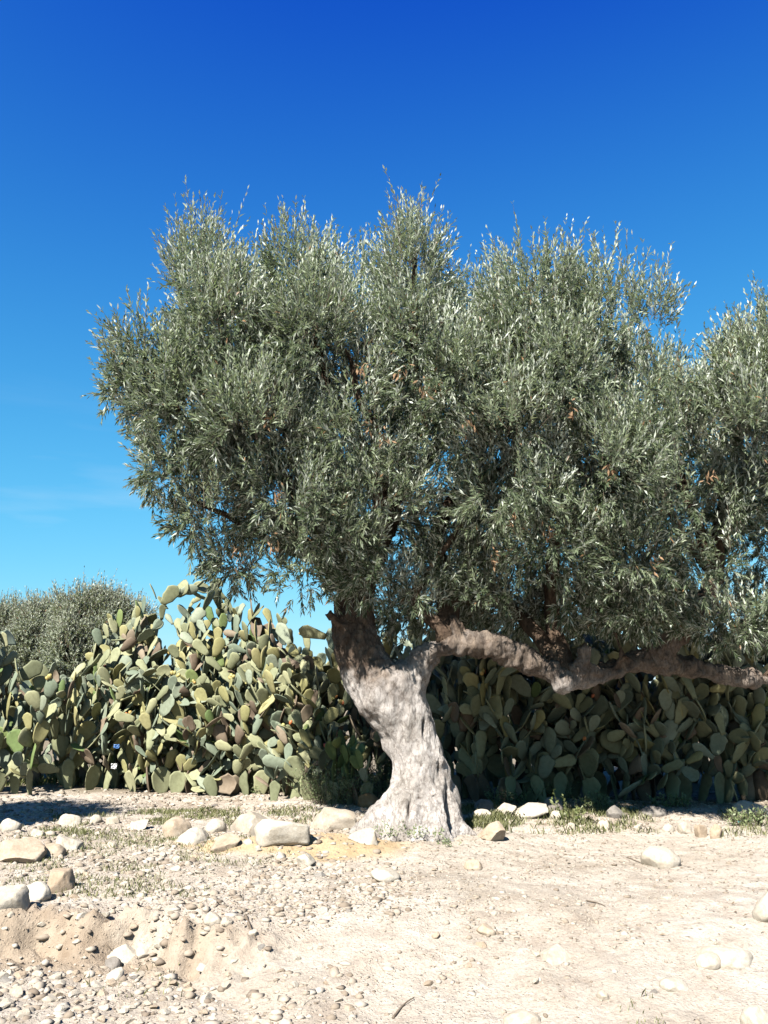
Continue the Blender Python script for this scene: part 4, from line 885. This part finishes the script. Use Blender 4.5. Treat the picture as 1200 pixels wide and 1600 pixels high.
# litter caught in the hedge
def scrap(label, px, py, y, w, h, m, seed):
    bm = bmesh.new(); bmesh.ops.create_grid(bm, x_segments=6, y_segments=5, size=0.5)
    sd = Vector((seed, 2, 3))
    for v in bm.verts:
        q = v.co.copy(); v.co = Vector((q.x*w, 0.35*w*mnoise.noise(q*4+sd), q.y*h + 0.15*h*mnoise.noise(q*5-sd)))
    g2 = bmesh.ops.solidify(bm, geom=bm.faces[:], thickness=0.002)
    me = bpy.data.meshes.new('plastic_scrap'); bm.to_mesh(me); bm.free(); me.materials.append(m)
    p = at(px, py, y); tag(link('plastic_scrap', me, None, p), label, 'litter')
scrap('crumpled blue plastic scrap caught in the cactus pads', 182, 1166, 13.75, 0.09, 0.06, M_blue, 1)
scrap('small white plastic scrap at the foot of the cacti', 178, 1197, 13.75, 0.09, 0.08, M_white, 2)
x, y, z = ground_at(1164, 1288); scrap('torn teal plastic scrap in the plants at the shade corner', 1164, 1284, y, 0.16, 0.06, M_teal, 3)

# fallen leaves under the crown and along the hedge foot
g = np.random.default_rng(404); n = 9000
x = g.uniform(-4.2, 5.5, n); y = g.uniform(6.2, 13.0, n)
k = g.random(n) < np.clip(0.35+0.6*fbm(x*1.1, y*1.1, 0, 3, 405) + 0.5*np.exp(-((y-10.6)/1.4)**2)*(x > -1.0), 0.03, 1)
x, y = x[k], y[k]; n = len(x); z = gz(x, y)+0.006; a = g.random(n)*6.283; L = 0.028+0.03*g.random(n)
d_ = np.stack([np.cos(a), np.sin(a), 0.25*g.normal(size=n)], 1); s_ = np.stack([-np.sin(a), np.cos(a), 0.5*g.normal(size=n)], 1); b_ = np.stack([x, y, z], 1)
LV = np.stack([b_, b_+d_*(0.5*L)[:, None]+s_*0.006, b_+d_*L[:, None], b_+d_*(0.5*L)[:, None]-s_*0.006], 1); LV[:, :, 2] = np.maximum(LV[:, :, 2], z[:, None])
def b_litter(nt, b):
    a = N(nt, 'Attribute', attribute_name='tint')
    nt.links.new(ramp(nt, a.outputs['Fac'], [(0, (0.13, 0.09, 0.06)), (0.6, (0.30, 0.23, 0.15)), (1, (0.42, 0.37, 0.28))]), b.inputs['Base Color'])
M_litter = mat('fallen_leaf', b_litter, 0.85, 0.2)
me = mesh_np('leaf_litter', LV.reshape(-1, 3), np.arange(4*n).reshape(-1, 4), M_litter); addattr(me, 'tint', np.repeat(g.random(n), 4))
tag(link('leaf_litter', me), 'brown fallen olive leaves scattered on the sand under the tree', 'leaf litter', kind='stuff')
